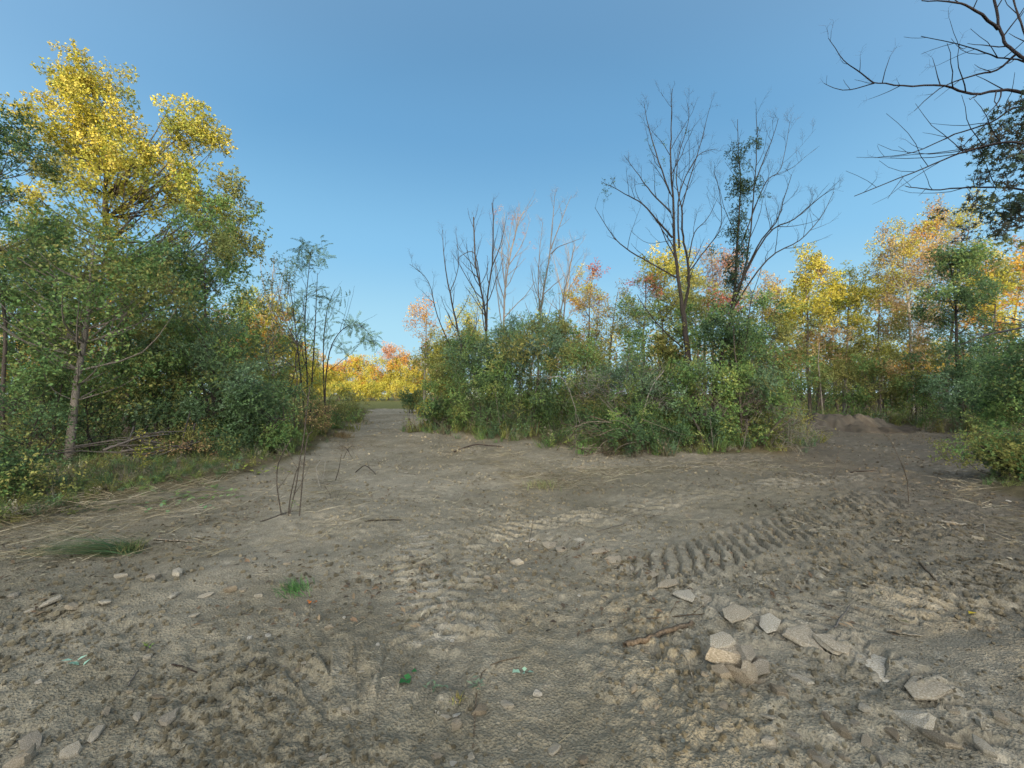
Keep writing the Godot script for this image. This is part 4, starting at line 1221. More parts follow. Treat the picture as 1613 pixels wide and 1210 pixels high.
func build_overhang() -> void:
	var col := Color(0.085, 0.072, 0.075)
	bare("overhanging_tree", "near tree reaching in overhead with bare limbs and dark star shaped leaves", 1740, 6.2, col, [
		[0.15, 0.022, 0, [1740, 850], [1735, 600], [1715, 380], [1690, 200], [1650, 120], [1613, 92]],
		[0.022, 0.013, 1, [1613, 92], [1590, 76], [1576, 49], [1566, 0], [1555, -80], [1560, -160]],
		[0.0217, 0.006, 1, [1572, 46], [1538, 17, -0.2], [1503, 3, -0.3], [1452, 1, -0.4]],
		[0.0279, 0.0075, 1, [1692, 190], [1640, 155, 0.2], [1586, 142, 0.2], [1531, 148, 0.1], [1489, 135, 0], [1423, 135, -0.1], [1375, 130, -0.2]],
		[0.01116, 0.00375, 1, [1378, 131, -0.2], [1350, 110, -0.2], [1329, 94, -0.3], [1305, 60, -0.3]],
		[0.00868, 0.0035, 1, [1378, 131, -0.2], [1340, 141, -0.1], [1318, 140, 0], [1298, 131, 0]],
		[0.00744, 0.0035, 0, [1390, 131, -0.2], [1395, 110, -0.3], [1402, 90, -0.3]],
		[0.0186, 0.0045, 1, [1690, 200], [1613, 167, 0.4], [1559, 194, 0.5], [1503, 212, 0.6], [1440, 240, 0.7], [1382, 248, 0.8]],
		[0.0186, 0.0045, 1, [1700, 260], [1613, 226, -0.4], [1555, 229, -0.5], [1500, 246, -0.6], [1440, 271, -0.7], [1346, 309, -0.9]],
		[0.0186, 0.00525, 1, [1712, 340], [1613, 299, 0.2], [1531, 295, 0.2], [1468, 299, 0.2], [1426, 293, 0.2]],
		[0.0155, 0.0045, 1, [1650, 115], [1613, 96, -0.5], [1572, 90, -0.7], [1524, 73, -0.9], [1451, 57, -1.1]],
		[0.0186, 0.0045, 1, [1600, 86, 0.2], [1570, 110, 0.4], [1530, 120, 0.6], [1480, 140, 0.8], [1440, 175, 1.0]],
		[0.0186, 0.0075, 1, [1650, 120], [1618, 60, 0.4], [1600, 10, 0.6], [1590, -40, 0.7]],
		[0.0155, 0.0045, 1, [1720, 400], [1640, 360, 0.3], [1590, 330, 0.4], [1540, 330, 0.5]]], 3.0, 601,
		[[1600, 170, 40, 20, 18, DIM, 0.6], [1590, 220, 46, 24, 24, DIM, 0.6], [1585, 275, 50, 26, 26, DIM, 0.6], [1600, 330, 45, 28, 24, DIM, 0.6], [1570, 355, 36, 20, 10, DIM, 0.62], [1650, 250, 60, 130, 34, DIM, 0.7], [1530, 330, 28, 12, 6, DIM, 0.55], [1605, 385, 20, 14, 6, OLIVE, 0.6]], "", "star")
	upright("dead_limb", "dark leafless limb hanging in from the edge before the wood", "dead limb", 1690, 8, [[[1700, 700], [1690, 560], [1650, 515], [1590, 520], [1540, 532], [1508, 546]]], 0.028, 0.006, Color(0.13, 0.13, 0.14), 602, 1, 2.2, [])

func build_woodland() -> void:
	# the massed wood that closes the view, and the wood behind the viewpoint that the low sun clears
	var rng := RandomNumberGenerator.new()
	rng.seed = 900
	var places: Array = []
	var colors: Array = []
	var trunks := Shape.new()
	for k in 5200:
		var px := 0.0
		if k % 2 == 0:
			px = rng.randf_range(1150, 1800)
		else:
			px = rng.randf_range(-250, 440)
		var d := rng.randf_range(33, 52) if k % 2 == 0 else rng.randf_range(20, 45)
		if k % 7 == 0:
			px = rng.randf_range(672, 1200)
			d = rng.randf_range(30, 42)
		var p := on_ground(px, d)
		var top := 4.5 + 2.8 * patch.get_noise_2d(p.x * 0.8, p.z * 0.5) + 1.0
		p.y = pow(rng.randf(), 0.8) * top
		var pal: Array = [GREEN, OLIVE, OLIVE, DARK][rng.randi() % 4]
		if p.y > top * 0.5:
			pal = [YELLOW, OLIVE, TAN, LIME, ORANGE][rng.randi() % 5]
		places.append(Transform3D(frame_along((Vector3.UP + rnd_dir(rng)).normalized(), rng, rng.randf_range(1.6, 2.6)), p))
		var c: Color = pal[rng.randi() % pal.size()] * rng.randf_range(0.75, 1.2)
		c.a = 1
		colors.append(c)
		if k % 40 == 0:
			var L := rng.randf_range(4, 7)
			trunks.tube(PackedVector3Array([Vector3(p.x, -0.1, p.z), Vector3(p.x + rng.randf_range(-0.4, 0.4), L * 0.5, p.z), Vector3(p.x + rng.randf_range(-0.7, 0.7), L, p.z)]), tapered(3, 0.12, 0.03), 6, GREYBARK)
	var w := many("woodland", sprays["broad"][1], places, colors, self)
	tag(w, "distant mixed autumn wood closing the view behind the nearer trees", "woodland", "", "stuff")
	part("trunks", trunks.made(M.bark), w).set_meta("kind", "stuff")
	places = []
	colors = []
	var profile := [[-60, 9.4], [-20, 9.2], [-10, 9.4], [-6, 10.5], [-2, 11.4], [1.5, 11.6], [3, 12.8], [7.2, 12.8], [8.4, 9.6], [14, 9.0], [30, 8.6], [60, 8.8]]
	for k in 9000:
		var x := rng.randf_range(-58, 58)
		var h := 9.0
		for j in profile.size() - 1:
			if x >= profile[j][0] and x < profile[j + 1][0]:
				h = lerpf(profile[j][1], profile[j + 1][1], (x - profile[j][0]) / (profile[j + 1][0] - profile[j][0]))
		var z := rng.randf_range(52, 60)
		h += 0.151 * z + patch.get_noise_2d(x * 1.2, 5.0) * 1.6 - 0.8
		var y := pow(rng.randf(), 0.75) * h
		places.append(Transform3D(frame_along((Vector3.UP + rnd_dir(rng)).normalized(), rng, rng.randf_range(2.6, 3.8)), Vector3(x, y, z)))
		var c2: Color = GREEN[rng.randi() % 4]
		colors.append(c2)
	var b := many("forest", sprays["broad"][2], places, colors, self)
	tag(b, "tall wood on the sunward side whose shade covers the clearing", "forest", "", "stuff")

func build_floor() -> void:
	var rng := RandomNumberGenerator.new()
	rng.seed = 910
	var places: Array = []
	var colors: Array = []
	var sp: Array = []
	var sc: Array = []
	var tries := 0
	while places.size() < 7000 and tries < 200000:
		tries += 1
		var d := 3.6 + 30.0 * pow(rng.randf(), 1.7)
		var px := rng.randf_range(-120, 1740)
		var p := on_ground(px, d)
		var k := dirt_at(p.x, p.z)
		if k > 0.35 + rng.randf() * 0.25:
			continue
		var near_dirt := k > 0.02
		var s := rng.randf_range(0.4, 0.9) * (0.5 if near_dirt else 1.0)
		if p.x > -9 and p.x < 0 and d < 9:
			s *= 0.6
		p.y = full_h(p.x, p.z) - 0.01
		places.append(Transform3D(frame_along((Vector3.UP * 2 + rnd_dir(rng) * (1.2 if near_dirt else 0.7)).normalized(), rng, s), p))
		var pal: Array = [OLIVE, GREEN, STRAW, STRAW][rng.randi() % 4] if near_dirt else [OLIVE, GREEN, DARK, STRAW][rng.randi() % 4]
		var c: Color = pal[rng.randi() % pal.size()] * rng.randf_range(0.7, 1.1)
		c.a = 1
		colors.append(c)
	for rim: Array in [[680, 17.3], [720, 15.8], [770, 14.2], [820, 13.2], [880, 11.7], [940, 10.6], [1000, 10.3], [1060, 10.1], [1120, 10.2], [1180, 10.7], [1230, 12.0], [1265, 14.2], [1280, 20.8], [1340, 21.3], [1400, 20.6], [1460, 19.6], [1510, 17.4], [1560, 15.2], [1600, 13.0], [1640, 11.0], [430, 10.6], [460, 12.8], [490, 14.8], [520, 17.5], [550, 23.0]]:
		for k in 20:
			var p := on_ground(rim[0] + rng.randfn(0, 22), rim[1] + absf(rng.randfn(0, 0.7)) - 0.2)
			places.append(Transform3D(frame_along((Vector3.UP * 2.2 + rnd_dir(rng)).normalized(), rng, rng.randf_range(0.4, 1.4) * (1.0 if rim[1] < 16 else 1.5)), p))
			var pal: Array = [OLIVE, GREEN, GREEN, STRAW, BLUE][rng.randi() % 5]
			var c: Color = pal[rng.randi() % pal.size()] * rng.randf_range(0.7, 1.1)
			c.a = 1
			colors.append(c)
	for k in 2300:
		var p := G(rng.randf_range(-60, 420), rng.randf_range(725, 880))
		var q := dirt_at(p.x, p.z)
		if q > 0.85 or rng.randf() < q:
			continue
		places.append(Transform3D(frame_along((Vector3.UP * 1.2 + rnd_dir(rng) * 1.2).normalized(), rng, rng.randf_range(0.25, 0.5)), p))
		var pal: Array = [OLIVE, GREEN, STRAW, BLUE][rng.randi() % 4]
		var c: Color = pal[rng.randi() % pal.size()] * rng.randf_range(0.6, 1.0)
		c.a = 1
		colors.append(c)
	var w := many("weeds", sprays["weed"][0], places, colors, self)
	tag(w, "rank weeds and grass under the trees and shrubs", "weeds", "", "stuff")
	# straw strewn on the verges and in patches on the dirt
	var blades := Shape.new()
	for k in 16:
		var o := Vector3(rng.randf_range(-0.14, 0.14), rng.randf_range(0.0, 0.03), rng.randf_range(-0.14, 0.14))
		var dir := Vector3(rng.randf_range(-1, 1), rng.randf_range(0.0, 0.22), rng.randf_range(-1, 1)).normalized()
		blades.blade(o, dir, Vector3(rng.randf_range(-1, 1), -0.1, rng.randf_range(-1, 1)).normalized(), rng.randf_range(0.08, 0.34), rng.randf_range(0.002, 0.006), tint(rng, 0.4))
	var spread: Array = [[120, 800, 130, 55, 130], [250, 790, 120, 40, 70], [60, 860, 90, 40, 50], [330, 770, 60, 25, 30], [860, 755, 90, 18, 110], [960, 745, 80, 14, 80], [520, 775, 60, 50, 50], [800, 720, 120, 14, 60], [1080, 735, 120, 10, 60], [1200, 735, 80, 14, 30], [1550, 760, 60, 40, 40], [560, 690, 50, 20, 40], [1580, 840, 50, 40, 25], [800, 1000, 700, 150, 60], [700, 830, 500, 90, 70]]
	for q: Array in spread:
		for k in q[4]:
			var px: float = q[0] + rng.randfn(0, 0.55) * q[2]
			var py: float = q[1] + rng.randfn(0, 0.55) * q[3]
			if py < 660 or py > 1230:
				continue
			var p := G(px, py)
			sp.append(Transform3D(Basis(Vector3.UP, rng.randf() * TAU).scaled(Vector3.ONE * rng.randf_range(0.5, 1.2) * (0.4 if py > 890 else 1.0)), p + Vector3.UP * 0.006))
			var c: Color = STRAW[rng.randi() % 4] * rng.randf_range(0.7, 1.15)
			c.a = 1
			sc.append(c)
	var st := many("dry_grass", blades.made(M.straw), sp, sc, self)
	tag(st, "dead straw and grass stems strewn over the bank and dirt", "dry grass", "", "stuff")
	# crumbs of soil
	var cp: Array = []
	var cc: Array = []
	for k in 60000:
		var d := 1.3 + 12.0 * pow(rng.randf(), 1.6)
		var px := rng.randf_range(-150, 1760)
		var p := on_ground(px, d)
		var churn := patch.get_noise_2d(p.x, p.z)
		if dirt_at(p.x, p.z) < 0.4 or rng.randf() > 0.5 + churn * 1.2:
			continue
		p.y = full_h(p.x, p.z)
		var s := 0.004 + 0.024 * pow(rng.randf(), 4.5) * clampf(0.7 + churn, 0.3, 1.4)
		cp.append(Transform3D(Basis.from_euler(Vector3(rng.randf() * 6, rng.randf() * 6, rng.randf() * 6)).scaled_local(Vector3.ONE * s), p + Vector3.UP * s * 0.3))
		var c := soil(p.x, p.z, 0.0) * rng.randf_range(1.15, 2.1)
		c.a = 1
		cc.append(c)
	for k in 30000:
		var d := 3.5 + 22.0 * pow(rng.randf(), 1.4)
		var p := on_ground(rng.randf_range(-100, 1720), d)
		if dirt_at(p.x, p.z) < 0.3 or rng.randf() > 0.45 + patch.get_noise_2d(p.x * 1.4, p.z * 1.4) * 1.3:
			continue
		p.y = full_h(p.x, p.z)
		var s := (0.007 + 0.03 * pow(rng.randf(), 3.0)) * (0.6 + d * 0.06)
		cp.append(Transform3D(Basis.from_euler(Vector3(rng.randf_range(-0.4, 0.4), rng.randf() * 6, rng.randf_range(-0.4, 0.4))).scaled_local(Vector3.ONE * s), p + Vector3.UP * s * 0.3))
		var c := soil(p.x, p.z, 0.0) * rng.randf_range(0.8, 1.9)
		c.a = 1
		cc.append(c)
	var crumb: ArrayMesh = rock_mesh(rng, 0.6, 5, true)
	crumb.surface_set_material(0, M.stone)
	var scraps := Shape.new()
	for k in 7:
		scraps.leaf(Vector3(rng.randf_range(-0.2, 0.2), rng.randf_range(0.004, 0.02), rng.randf_range(-0.2, 0.2)), Vector3(rng.randf_range(-1, 1), rng.randf_range(-0.1, 0.35), rng.randf_range(-1, 1)).normalized(), (Vector3.UP + rnd_dir(rng) * 0.5).normalized(), rng.randf_range(0.03, 0.07), rng.randf_range(0.015, 0.035), tint(rng, 0.45))
	var lp: Array = []
	var lc: Array = []
	for k in 2600:
		var d := 3.0 + 20.0 * pow(rng.randf(), 1.3)
		var p := on_ground(rng.randf_range(-100, 1720), d)
		if rng.randf() > 0.5 + patch.get_noise_2d(p.x + 40.0, p.z) * 1.5 + (1.0 - dirt_at(p.x, p.z)) * 0.5:
			continue
		p.y = full_h(p.x, p.z)
		lp.append(Transform3D(Basis(Vector3.UP, rng.randf() * TAU).scaled(Vector3.ONE * rng.randf_range(0.5, 1.3)), p))
		var pal: Array = [STRAW, [Color(0.22, 0.17, 0.11), Color(0.16, 0.11, 0.07)], [Color(0.12, 0.08, 0.05), Color(0.18, 0.13, 0.08), Color(0.09, 0.07, 0.05)]][rng.randi() % 3]
		var c: Color = pal[rng.randi() % pal.size()] * rng.randf_range(0.5, 0.95)
		c.a = 1
		lc.append(c)
	var ll := many("leaf_litter", scraps.made(M.straw), lp, lc, self)
	tag(ll, "dead leaf scraps and bits of bark lying about on the dirt", "leaf litter", "", "stuff")
	var g := many("gravel", crumb, cp, cc, self)
	tag(g, "crumbs of broken soil scattered over the churned dirt", "soil crumbs", "", "stuff")

func build_stones() -> void:
	var rng := RandomNumberGenerator.new()
	rng.seed = 920
	for k in 10:
		rocks.append(rock_mesh(rng, [0.42, 0.24, 0.5, 0.18, 0.36, 0.6, 0.26, 0.15, 0.4, 0.48][k], [6, 7, 9, 6, 5, 6, 8, 7, 6, 7][k]))
	var form := {"round": 2, "block": 0, "flat": 3, "lump": 8}
	# ones that look like nothing else
	var foot := G(1165, 1062)
	var block := thing("broken_block", "largest broken block of layered rock with a pale top", "stone", foot)
	for q: Array in [[0.0, 0.05, -0.08, 0.15, 0, "tan", 0.15, 0.3, -0.1], [-0.05, 0.125, -0.1, 0.1, 7, "pale", 0.2, 0.5, 0.08], [0.06, 0.09, -0.02, 0.075, 4, "grey", 0.5, 1.1, 0.3], [0.03, 0.03, 0.04, 0.1, 1, "tan", 1.2, 0.2, -0.4], [-0.05, 0.03, 0.045, 0.085, 3, "brown", 1.25, -0.5, 0.3], [0.1, 0.03, 0.0, 0.085, 3, "grey", 1.1, 0.9, 0.5], [-0.12, 0.02, 0.02, 0.07, 4, "tan", 0.3, -0.8, 0.2], [0.15, 0.01, -0.04, 0.08, 9, "brown", 0.2, 0.4, 0.1]]:
		var sl := part("slab", rocks[q[4]], block)
		sl.material_override = M["stone_" + q[5]]
		sl.position = Vector3(q[0], q[1], q[2])
		sl.basis = Basis.from_euler(Vector3(q[6], q[7], q[8])).scaled(Vector3.ONE * q[3])
	stone("pale cracked boulder half buried near the middle of the clearing", "", 815, 889, 34, "pale", 0, rng)
	stone("long log shaped grey stone lying aslant in the soil", "", 266, 1132, 40, "grey", 6, rng)
	stone("wide pale slab broken in the churned soil by the lug prints", "", 1440, 1140, 66, "pale", 6, rng)
	stone("overturned brown slab with a dark hollow beneath", "", 1474, 1180, 62, "brown", 3, rng, 0.6)
	stone("chalk white pebble with a chipped face standing upright", "", 846, 1095, 18, "white", 5, rng)
	stone("flat pale flake whose sharp end points to the big block", "", 873, 1182, 44, "pale", 7, rng)
	stone("brown blocky clod beside the clump of grey weeds", "", 758, 1122, 44, "brown", 0, rng)
	stone("bright flat flake leaning on the brown blocky clod", "", 795, 1110, 34, "pale", 7, rng)
	stone("dark tilted slab edge rising out of the dirt", "", 918, 1204, 40, "brown", 1, rng, 0.5)
	var pads: Array = [[838, 852, 24], [866, 858, 26], [884, 866, 24], [912, 852, 20], [946, 869, 30], [967, 882, 30], [994, 895, 32], [1022, 906, 30], [1050, 921, 32], [1078, 937, 34], [1113, 949, 40], [1160, 967, 42], [1212, 985, 40], [1262, 1002, 52], [1314, 1016, 50], [1394, 1056, 50], [1458, 1088, 52]]
	var ranks := ["first", "second", "third", "fourth", "fifth", "sixth", "seventh", "eighth", "ninth", "tenth", "eleventh", "twelfth", "thirteenth", "fourteenth", "fifteenth", "sixteenth", "last"]
	for k in pads.size():
		var q: Array = pads[k]
		var at := G(q[0], q[1])
		var half: float = q[2] * 0.5 / F * Vector2(at.x, at.z).length() * 1.1
		var o := MeshInstance3D.new()
		o.name = numbered("clay_pad")
		o.mesh = rocks[[3, 6, 1, 7][k % 4]]
		o.material_override = M["stone_pale"] if k % 3 == 0 else M["stone_tan"]
		add_child(o)
		o.position = at + Vector3.UP * 0.004
		o.basis = Basis.from_euler(Vector3(rng.randf_range(-0.1, 0.25), 0.75 + rng.randf_range(-0.3, 0.3), rng.randf_range(-0.15, 0.15))).scaled(Vector3(half * 1.2, half * 0.5, half * 1.25))
		tag(o, "pale pressed clay pad in the row of lug prints, %s counted from the thicket side" % ranks[k], "clay pad", "pressed clay pads along the lug print row")
	# the rest: [x, y, width, tone, form]; the label says which one by its place in a run of neighbours
	var places := {
		"tuft of bright green grass": [465, 925], "flattened clump of green reeds": [195, 860], "largest broken block of rock": [1165, 1040], "log shaped grey stone": [266, 1130], "clover leaf": [645, 1070],
		"overturned brown slab": [1474, 1180], "bluish seedling": [122, 1047], "thick fallen stick": [1040, 1000], "brown blocky clod": [758, 1122], "pale cracked boulder": [815, 889], "chalk white pebble": [846, 1095]}
	var list: Array = [
		[78, 950, 30, "pale", "flat"], [115, 957, 30, "tan", "flat"], [163, 950, 30, "pale", "flat"], [191, 909, 16, "pale", "lump"], [238, 913, 30, "tan", "block"], [281, 905, 32, "pale", "lump"], [273, 940, 30, "pale", "flat"], [325, 939, 28, "pale", "flat"], [301, 972, 24, "pale", "round"], [383, 931, 15, "tan", "block"], [363, 930, 22, "brown", "lump"], [52, 964, 22, "pale", "flat"], [20, 940, 24, "grey", "flat"],
		[250, 1099, 24, "brown", "round"], [150, 1160, 40, "pale", "flat"], [111, 1187, 44, "pale", "flat"], [167, 1125, 26, "tan", "flat"], [216, 1131, 18, "pale", "round"], [34, 1203, 40, "tan", "round"], [50, 1171, 44, "grey", "flat"], [206, 1089, 14, "tan", "block"], [60, 1076, 10, "white", "round"], [232, 1038, 16, "pale", "lump"], [393, 1007, 12, "white", "lump"], [216, 1176, 10, "white", "round"], [354, 1114, 24, "pale", "flat"],
		[453, 889, 24, "tan", "block"], [746, 927, 20, "tan", "block"], [765, 888, 16, "tan", "flat"], [767, 911, 13, "tan", "lump"], [796, 932, 16, "tan", "lump"], [780, 918, 14, "brown", "lump"], [520, 989, 14, "tan", "round"], [542, 973, 9, "white", "block"], [423, 1002, 14, "white", "flat"], [772, 980, 12, "pale", "lump"], [406, 940, 14, "pale", "lump"], [810, 915, 15, "tan", "block"], [790, 900, 14, "brown", "block"], [733, 905, 13, "brown", "lump"],
		[478, 1046, 14, "pale", "block"], [547, 1120, 14, "pale", "round"], [595, 1016, 11, "white", "block"], [448, 1051, 13, "pale", "flat"], [700, 1130, 20, "pale", "flat"], [720, 1127, 18, "white", "flat"], [689, 1123, 8, "white", "round"], [718, 1142, 40, "tan", "lump"], [741, 1194, 32, "pale", "block"], [689, 1192, 22, "tan", "flat"], [712, 1204, 18, "white", "flat"], [509, 1196, 14, "pale", "round"], [490, 1192, 12, "grey", "block"], [426, 1110, 18, "tan", "flat"], [712, 1011, 12, "white", "flat"], [569, 1059, 12, "pale", "round"], [587, 1163, 9, "tan", "block"], [470, 1056, 12, "brown", "lump"], [460, 1064, 10, "tan", "lump"],
		[1019, 1029, 24, "tan", "block"], [1058, 1041, 24, "tan", "block"], [1035, 1031, 12, "grey", "flat"], [1111, 1064, 30, "tan", "block"], [1138, 1061, 24, "grey", "flat"], [998, 1085, 26, "tan", "lump"], [980, 1078, 14, "brown", "lump"], [818, 1158, 13, "pale", "block"], [915, 1064, 10, "grey", "round"], [1131, 1150, 16, "pale", "block"], [1138, 1113, 38, "tan", "flat"], [1034, 1116, 14, "tan", "lump"], [1029, 1053, 9, "white", "flat"], [1196, 1075, 18, "tan", "block"], [1216, 1085, 16, "brown", "block"], [946, 1059, 18, "grey", "round"], [1076, 1168, 10, "blue", "block"], [810, 1183, 12, "pale", "lump"], [803, 1114, 18, "pale", "lump"], [1172, 1093, 18, "tan", "flat"], [1211, 1173, 40, "pale", "lump"], [1085, 1075, 12, "grey", "block"], [1010, 1122, 14, "brown", "lump"], [1027, 1140, 14, "grey", "lump"], [1044, 1165, 12, "brown", "block"], [1110, 1128, 9, "pale", "flat"],
		[1365, 1169, 40, "tan", "flat"], [1323, 1153, 38, "brown", "lump"], [1407, 1158, 32, "brown", "block"], [1552, 1180, 36, "pale", "lump"], [1362, 1117, 32, "pale", "flat"], [1281, 1192, 38, "brown", "flat"], [1576, 1132, 30, "tan", "block"], [1297, 1203, 30, "grey", "block"], [1227, 1092, 40, "brown", "block"], [1258, 1070, 44, "pale", "flat"], [1211, 1130, 34, "pale", "flat"], [1544, 1140, 14, "pale", "round"], [1330, 1195, 24, "tan", "lump"], [1250, 1160, 20, "grey", "lump"], [1300, 1130, 16, "brown", "lump"], [1345, 1140, 14, "grey", "block"], [1390, 1200, 30, "grey", "block"], [1500, 1120, 22, "tan", "flat"],
		[1410, 852, 10, "pale", "round"], [1425, 858, 7, "white", "flat"], [1388, 852, 6, "white", "flat"], [1542, 850, 12, "pale", "lump"], [1458, 828, 8, "white", "flat"], [912, 939, 10, "white", "flat"], [1222, 983, 8, "blue", "flat"], [1590, 790, 9, "white", "flat"], [1300, 897, 11, "pale", "flat"], [1230, 905, 9, "white", "flat"], [884, 1188, 10, "grey", "round"], [640, 745, 7, "grey", "round"], [790, 795, 6, "pale", "lump"], [597, 800, 6, "white", "flat"], [700, 790, 7, "pale", "lump"]]
	var counts := {}
	var order: Array = []
	for q: Array in list:
		var best := ""
		var bd := 1e9
		for k: String in places:
			var e := Vector2(q[0] - places[k][0], (q[1] - places[k][1]) * 2.0).length()
			if e < bd:
				bd = e
				best = k
		order.append([bd, best, q])
	order.sort_custom(func(a, b): return a[0] < b[0])
	var nth := ["closest to", "second out from", "third out from", "fourth out from", "fifth out from", "sixth out from", "seventh out from", "eighth out from", "ninth out from"]
	var looks := {"round": "rounded", "block": "blocky", "flat": "flat", "lump": "lumpy"}
	var tones := {"pale": "pale", "tan": "tan", "brown": "earth brown", "grey": "grey", "white": "whitish", "blue": "bluish"}
	for r: Array in order:
		var q: Array = r[2]
		var what := "%s %s stone" % [looks[q[4]], tones[q[3]]]
		var key: String = what + str(r[1])
		var c: int = counts.get(key, 0)
		counts[key] = c + 1
		var label := "%s %s %s the %s" % ["small" if q[2] < 20 else "larger", what, "by" if c == 0 else ("%s" % nth[c]), r[1]]
		stone(label, "loose stones on the churned dirt", q[0], q[1], q[2], q[3], form[q[4]] + (rng.randi() % 2 if q[4] != "flat" else [0, 4, -2][rng.randi() % 3]), rng)

func build_sticks() -> void:
	var br := Color(0.26, 0.205, 0.15)
	var gr := Color(0.34, 0.32, 0.29)
	var pl := Color(0.5, 0.46, 0.38)
	var dk := Color(0.11, 0.09, 0.075)
	stick("stick", "thick brown fallen stick lying in the churned soil", [[985, 1020], [1015, 1012], [1050, 1000], [1092, 985]], 0.022, 0.016, br, 1)
	stick("stick", "bent grey stick in the bare soil below the grass tuft", [[385, 1057], [400, 1038], [415, 1020]], 0.008, 0.005, gr, 2)
	stick("stick", "small grey twig near the bluish seedling", [[202, 1082], [210, 1068], [218, 1056]], 0.006, 0.004, gr, 3)
	stick("stick", "straight pale stick on the dirt past the reed clump", [[243, 851], [280, 853], [305, 855]], 0.014, 0.009, pl, 4)
	stick("stick", "long pale pole lying along the weedy bank", [[250, 795], [290, 783], [322, 771]], 0.016, 0.009, pl, 5)
	stick("stick", "thin dark twig flat on the soil by the log shaped stone", [[270, 1048], [290, 1052], [310, 1061]], 0.006, 0.004, dk, 6)
	stick("stick", "pale split stick among the lug prints", [[1398, 996], [1425, 1000], [1450, 1004]], 0.013, 0.008, pl, 7)
	stick("stick", "slanting grey root sticking out of the lug prints", [[1315, 990], [1328, 978, 0.03], [1341, 964, 0.05]], 0.009, 0.005, gr, 8)
	stick("stick", "bent dark twig standing up from the open dirt", [[1432, 795], [1430, 795, 0.35], [1420, 793, 0.6], [1402, 790, 0.95]], 0.008, 0.003, br, 9, 2)
	stick("stick", "curved brown root half out of the shaded dirt", [[1448, 888], [1465, 905], [1480, 922], [1500, 930]], 0.013, 0.006, br, 10)
	stick("stick", "thin white bowed twig beside the largest broken block", [[1068, 1032, 0.03], [1082, 1050, 0.04], [1092, 1074]], 0.005, 0.004, pl, 11)
	stick("stick", "curled pale vine piece at the verge of the clearing", [[1530, 832], [1550, 835, 0.06], [1552, 845, 0.04]], 0.011, 0.007, pl, 12)
	stick("stick", "stout pale broken branch at the verge among weeds", [[1480, 822], [1505, 827], [1522, 828]], 0.02, 0.014, pl, 13)
	stick("stick", "crooked dark root lying across the main track", [[715, 713], [745, 705, 0.05], [775, 703], [792, 704]], 0.022, 0.012, dk, 14, 1)
	stick("stick", "thin straw coloured cane lying across the two tracks", [[1005, 818], [1035, 812], [1060, 805]], 0.008, 0.005, pl, 15)
	stick("stick", "long thin twig near the thin flimsy upright stem", [[940, 838], [985, 826], [1020, 832]], 0.006, 0.004, gr, 16, 2)
	stick("stick", "dark stick on the soil past the bare three stemmed sapling", [[570, 823], [600, 820], [632, 820]], 0.012, 0.007, dk, 17)
	stick("stick", "short cracked branch lying across the dirt near the thin sapling", [[410, 822], [440, 812], [470, 803]], 0.012, 0.008, gr, 18)
	stick("stick", "dark arched root on the edge of the open dirt", [[560, 745], [575, 740, 0.08], [592, 748]], 0.012, 0.008, dk, 19, 2)
	stick("stick", "pale twisted vine beside the thin sapling", [[505, 772], [498, 755, 0.2], [512, 748, 0.3], [508, 770, 0.1]], 0.012, 0.007, pl, 20)
	stick("stick", "slim upright twig standing in the dirt past the thin sapling", [[528, 758], [533, 758, 0.2], [537, 755, 0.45]], 0.01, 0.005, dk, 21)
	stick("stick", "reddish brown twig angled over the soil under the clover leaf", [[745, 1180, 0.0], [760, 1060, 0.0], [820, 1035, 0.0]], 0.004, 0.003, br, 22)
	stick("stick", "small straw twig by the log shaped grey stone", [[350, 1118], [362, 1108], [372, 1101]], 0.008, 0.005, pl, 23)
	stick("stick", "thin twig lying beyond the thick fallen stick", [[1000, 977], [1060, 972], [1110, 968]], 0.006, 0.004, br, 24, 2)
	stick("stick", "rising dark twig on the open dirt by the grassy patch", [[1308, 755], [1315, 752, 0.15], [1322, 750, 0.5]], 0.008, 0.003, br, 25)
	stick("stick", "dark stick flat on the open dirt beneath the bent twig", [[1340, 745], [1375, 742], [1405, 748]], 0.014, 0.007, dk, 26, 1)
	upright("bare_sapling", "thin bare three stemmed sapling standing alone on the dirt", "sapling", 452, 5.35, [
		[[447, 832], [441, 800], [436, 765], [437, 735], [446, 712], [460, 690]], [[452, 832], [458, 800], [466, 765], [471, 730], [478, 690], [484, 640], [488, 610]], [[453, 826], [456, 790], [462, 760], [467, 740]], [[472, 725], [482, 700], [492, 680]]], 0.0095, 0.008, Color(0.26, 0.225, 0.19), 700, 1, 2.4, [[460, 800, 5, 5, 1, GREEN, 0.2], [478, 640, 14, 30, 6, GREEN, 0.3]])
	upright("dry_stalk", "flimsy upright stem standing alone among the lug prints", "dry stalk", 832, 4.6, [[[831, 862], [836, 842], [841, 815]]], 0.004, 0.002, DARKBARK, 701, 0, 1, [])
	upright("brush_tuft", "small grey heap of twigs and leaves beside the thin sapling", "brush", 525, 6.3, [[[525, 805], [520, 780], [510, 765]], [[530, 806], [540, 790], [548, 780]], [[520, 806], [528, 790], [536, 772]]], 0.006, 0.003, GREYBARK, 702, 1, 4.0, [[526, 795, 18, 10, 16, [Color(0.16, 0.17, 0.12), Color(0.2, 0.18, 0.13)], 0.32]], "twig")
	upright("brush_tuft", "flat dark mat of twigs on the main track margin", "brush", 548, 10.5, [[[540, 715], [550, 705], [562, 703]], [[556, 716], [545, 706], [535, 702]]], 0.008, 0.003, DARKBARK, 703, 1, 3.0, [[548, 708, 20, 4, 20, [Color(0.14, 0.1, 0.07), Color(0.1, 0.08, 0.06)], 0.4]], "twig")
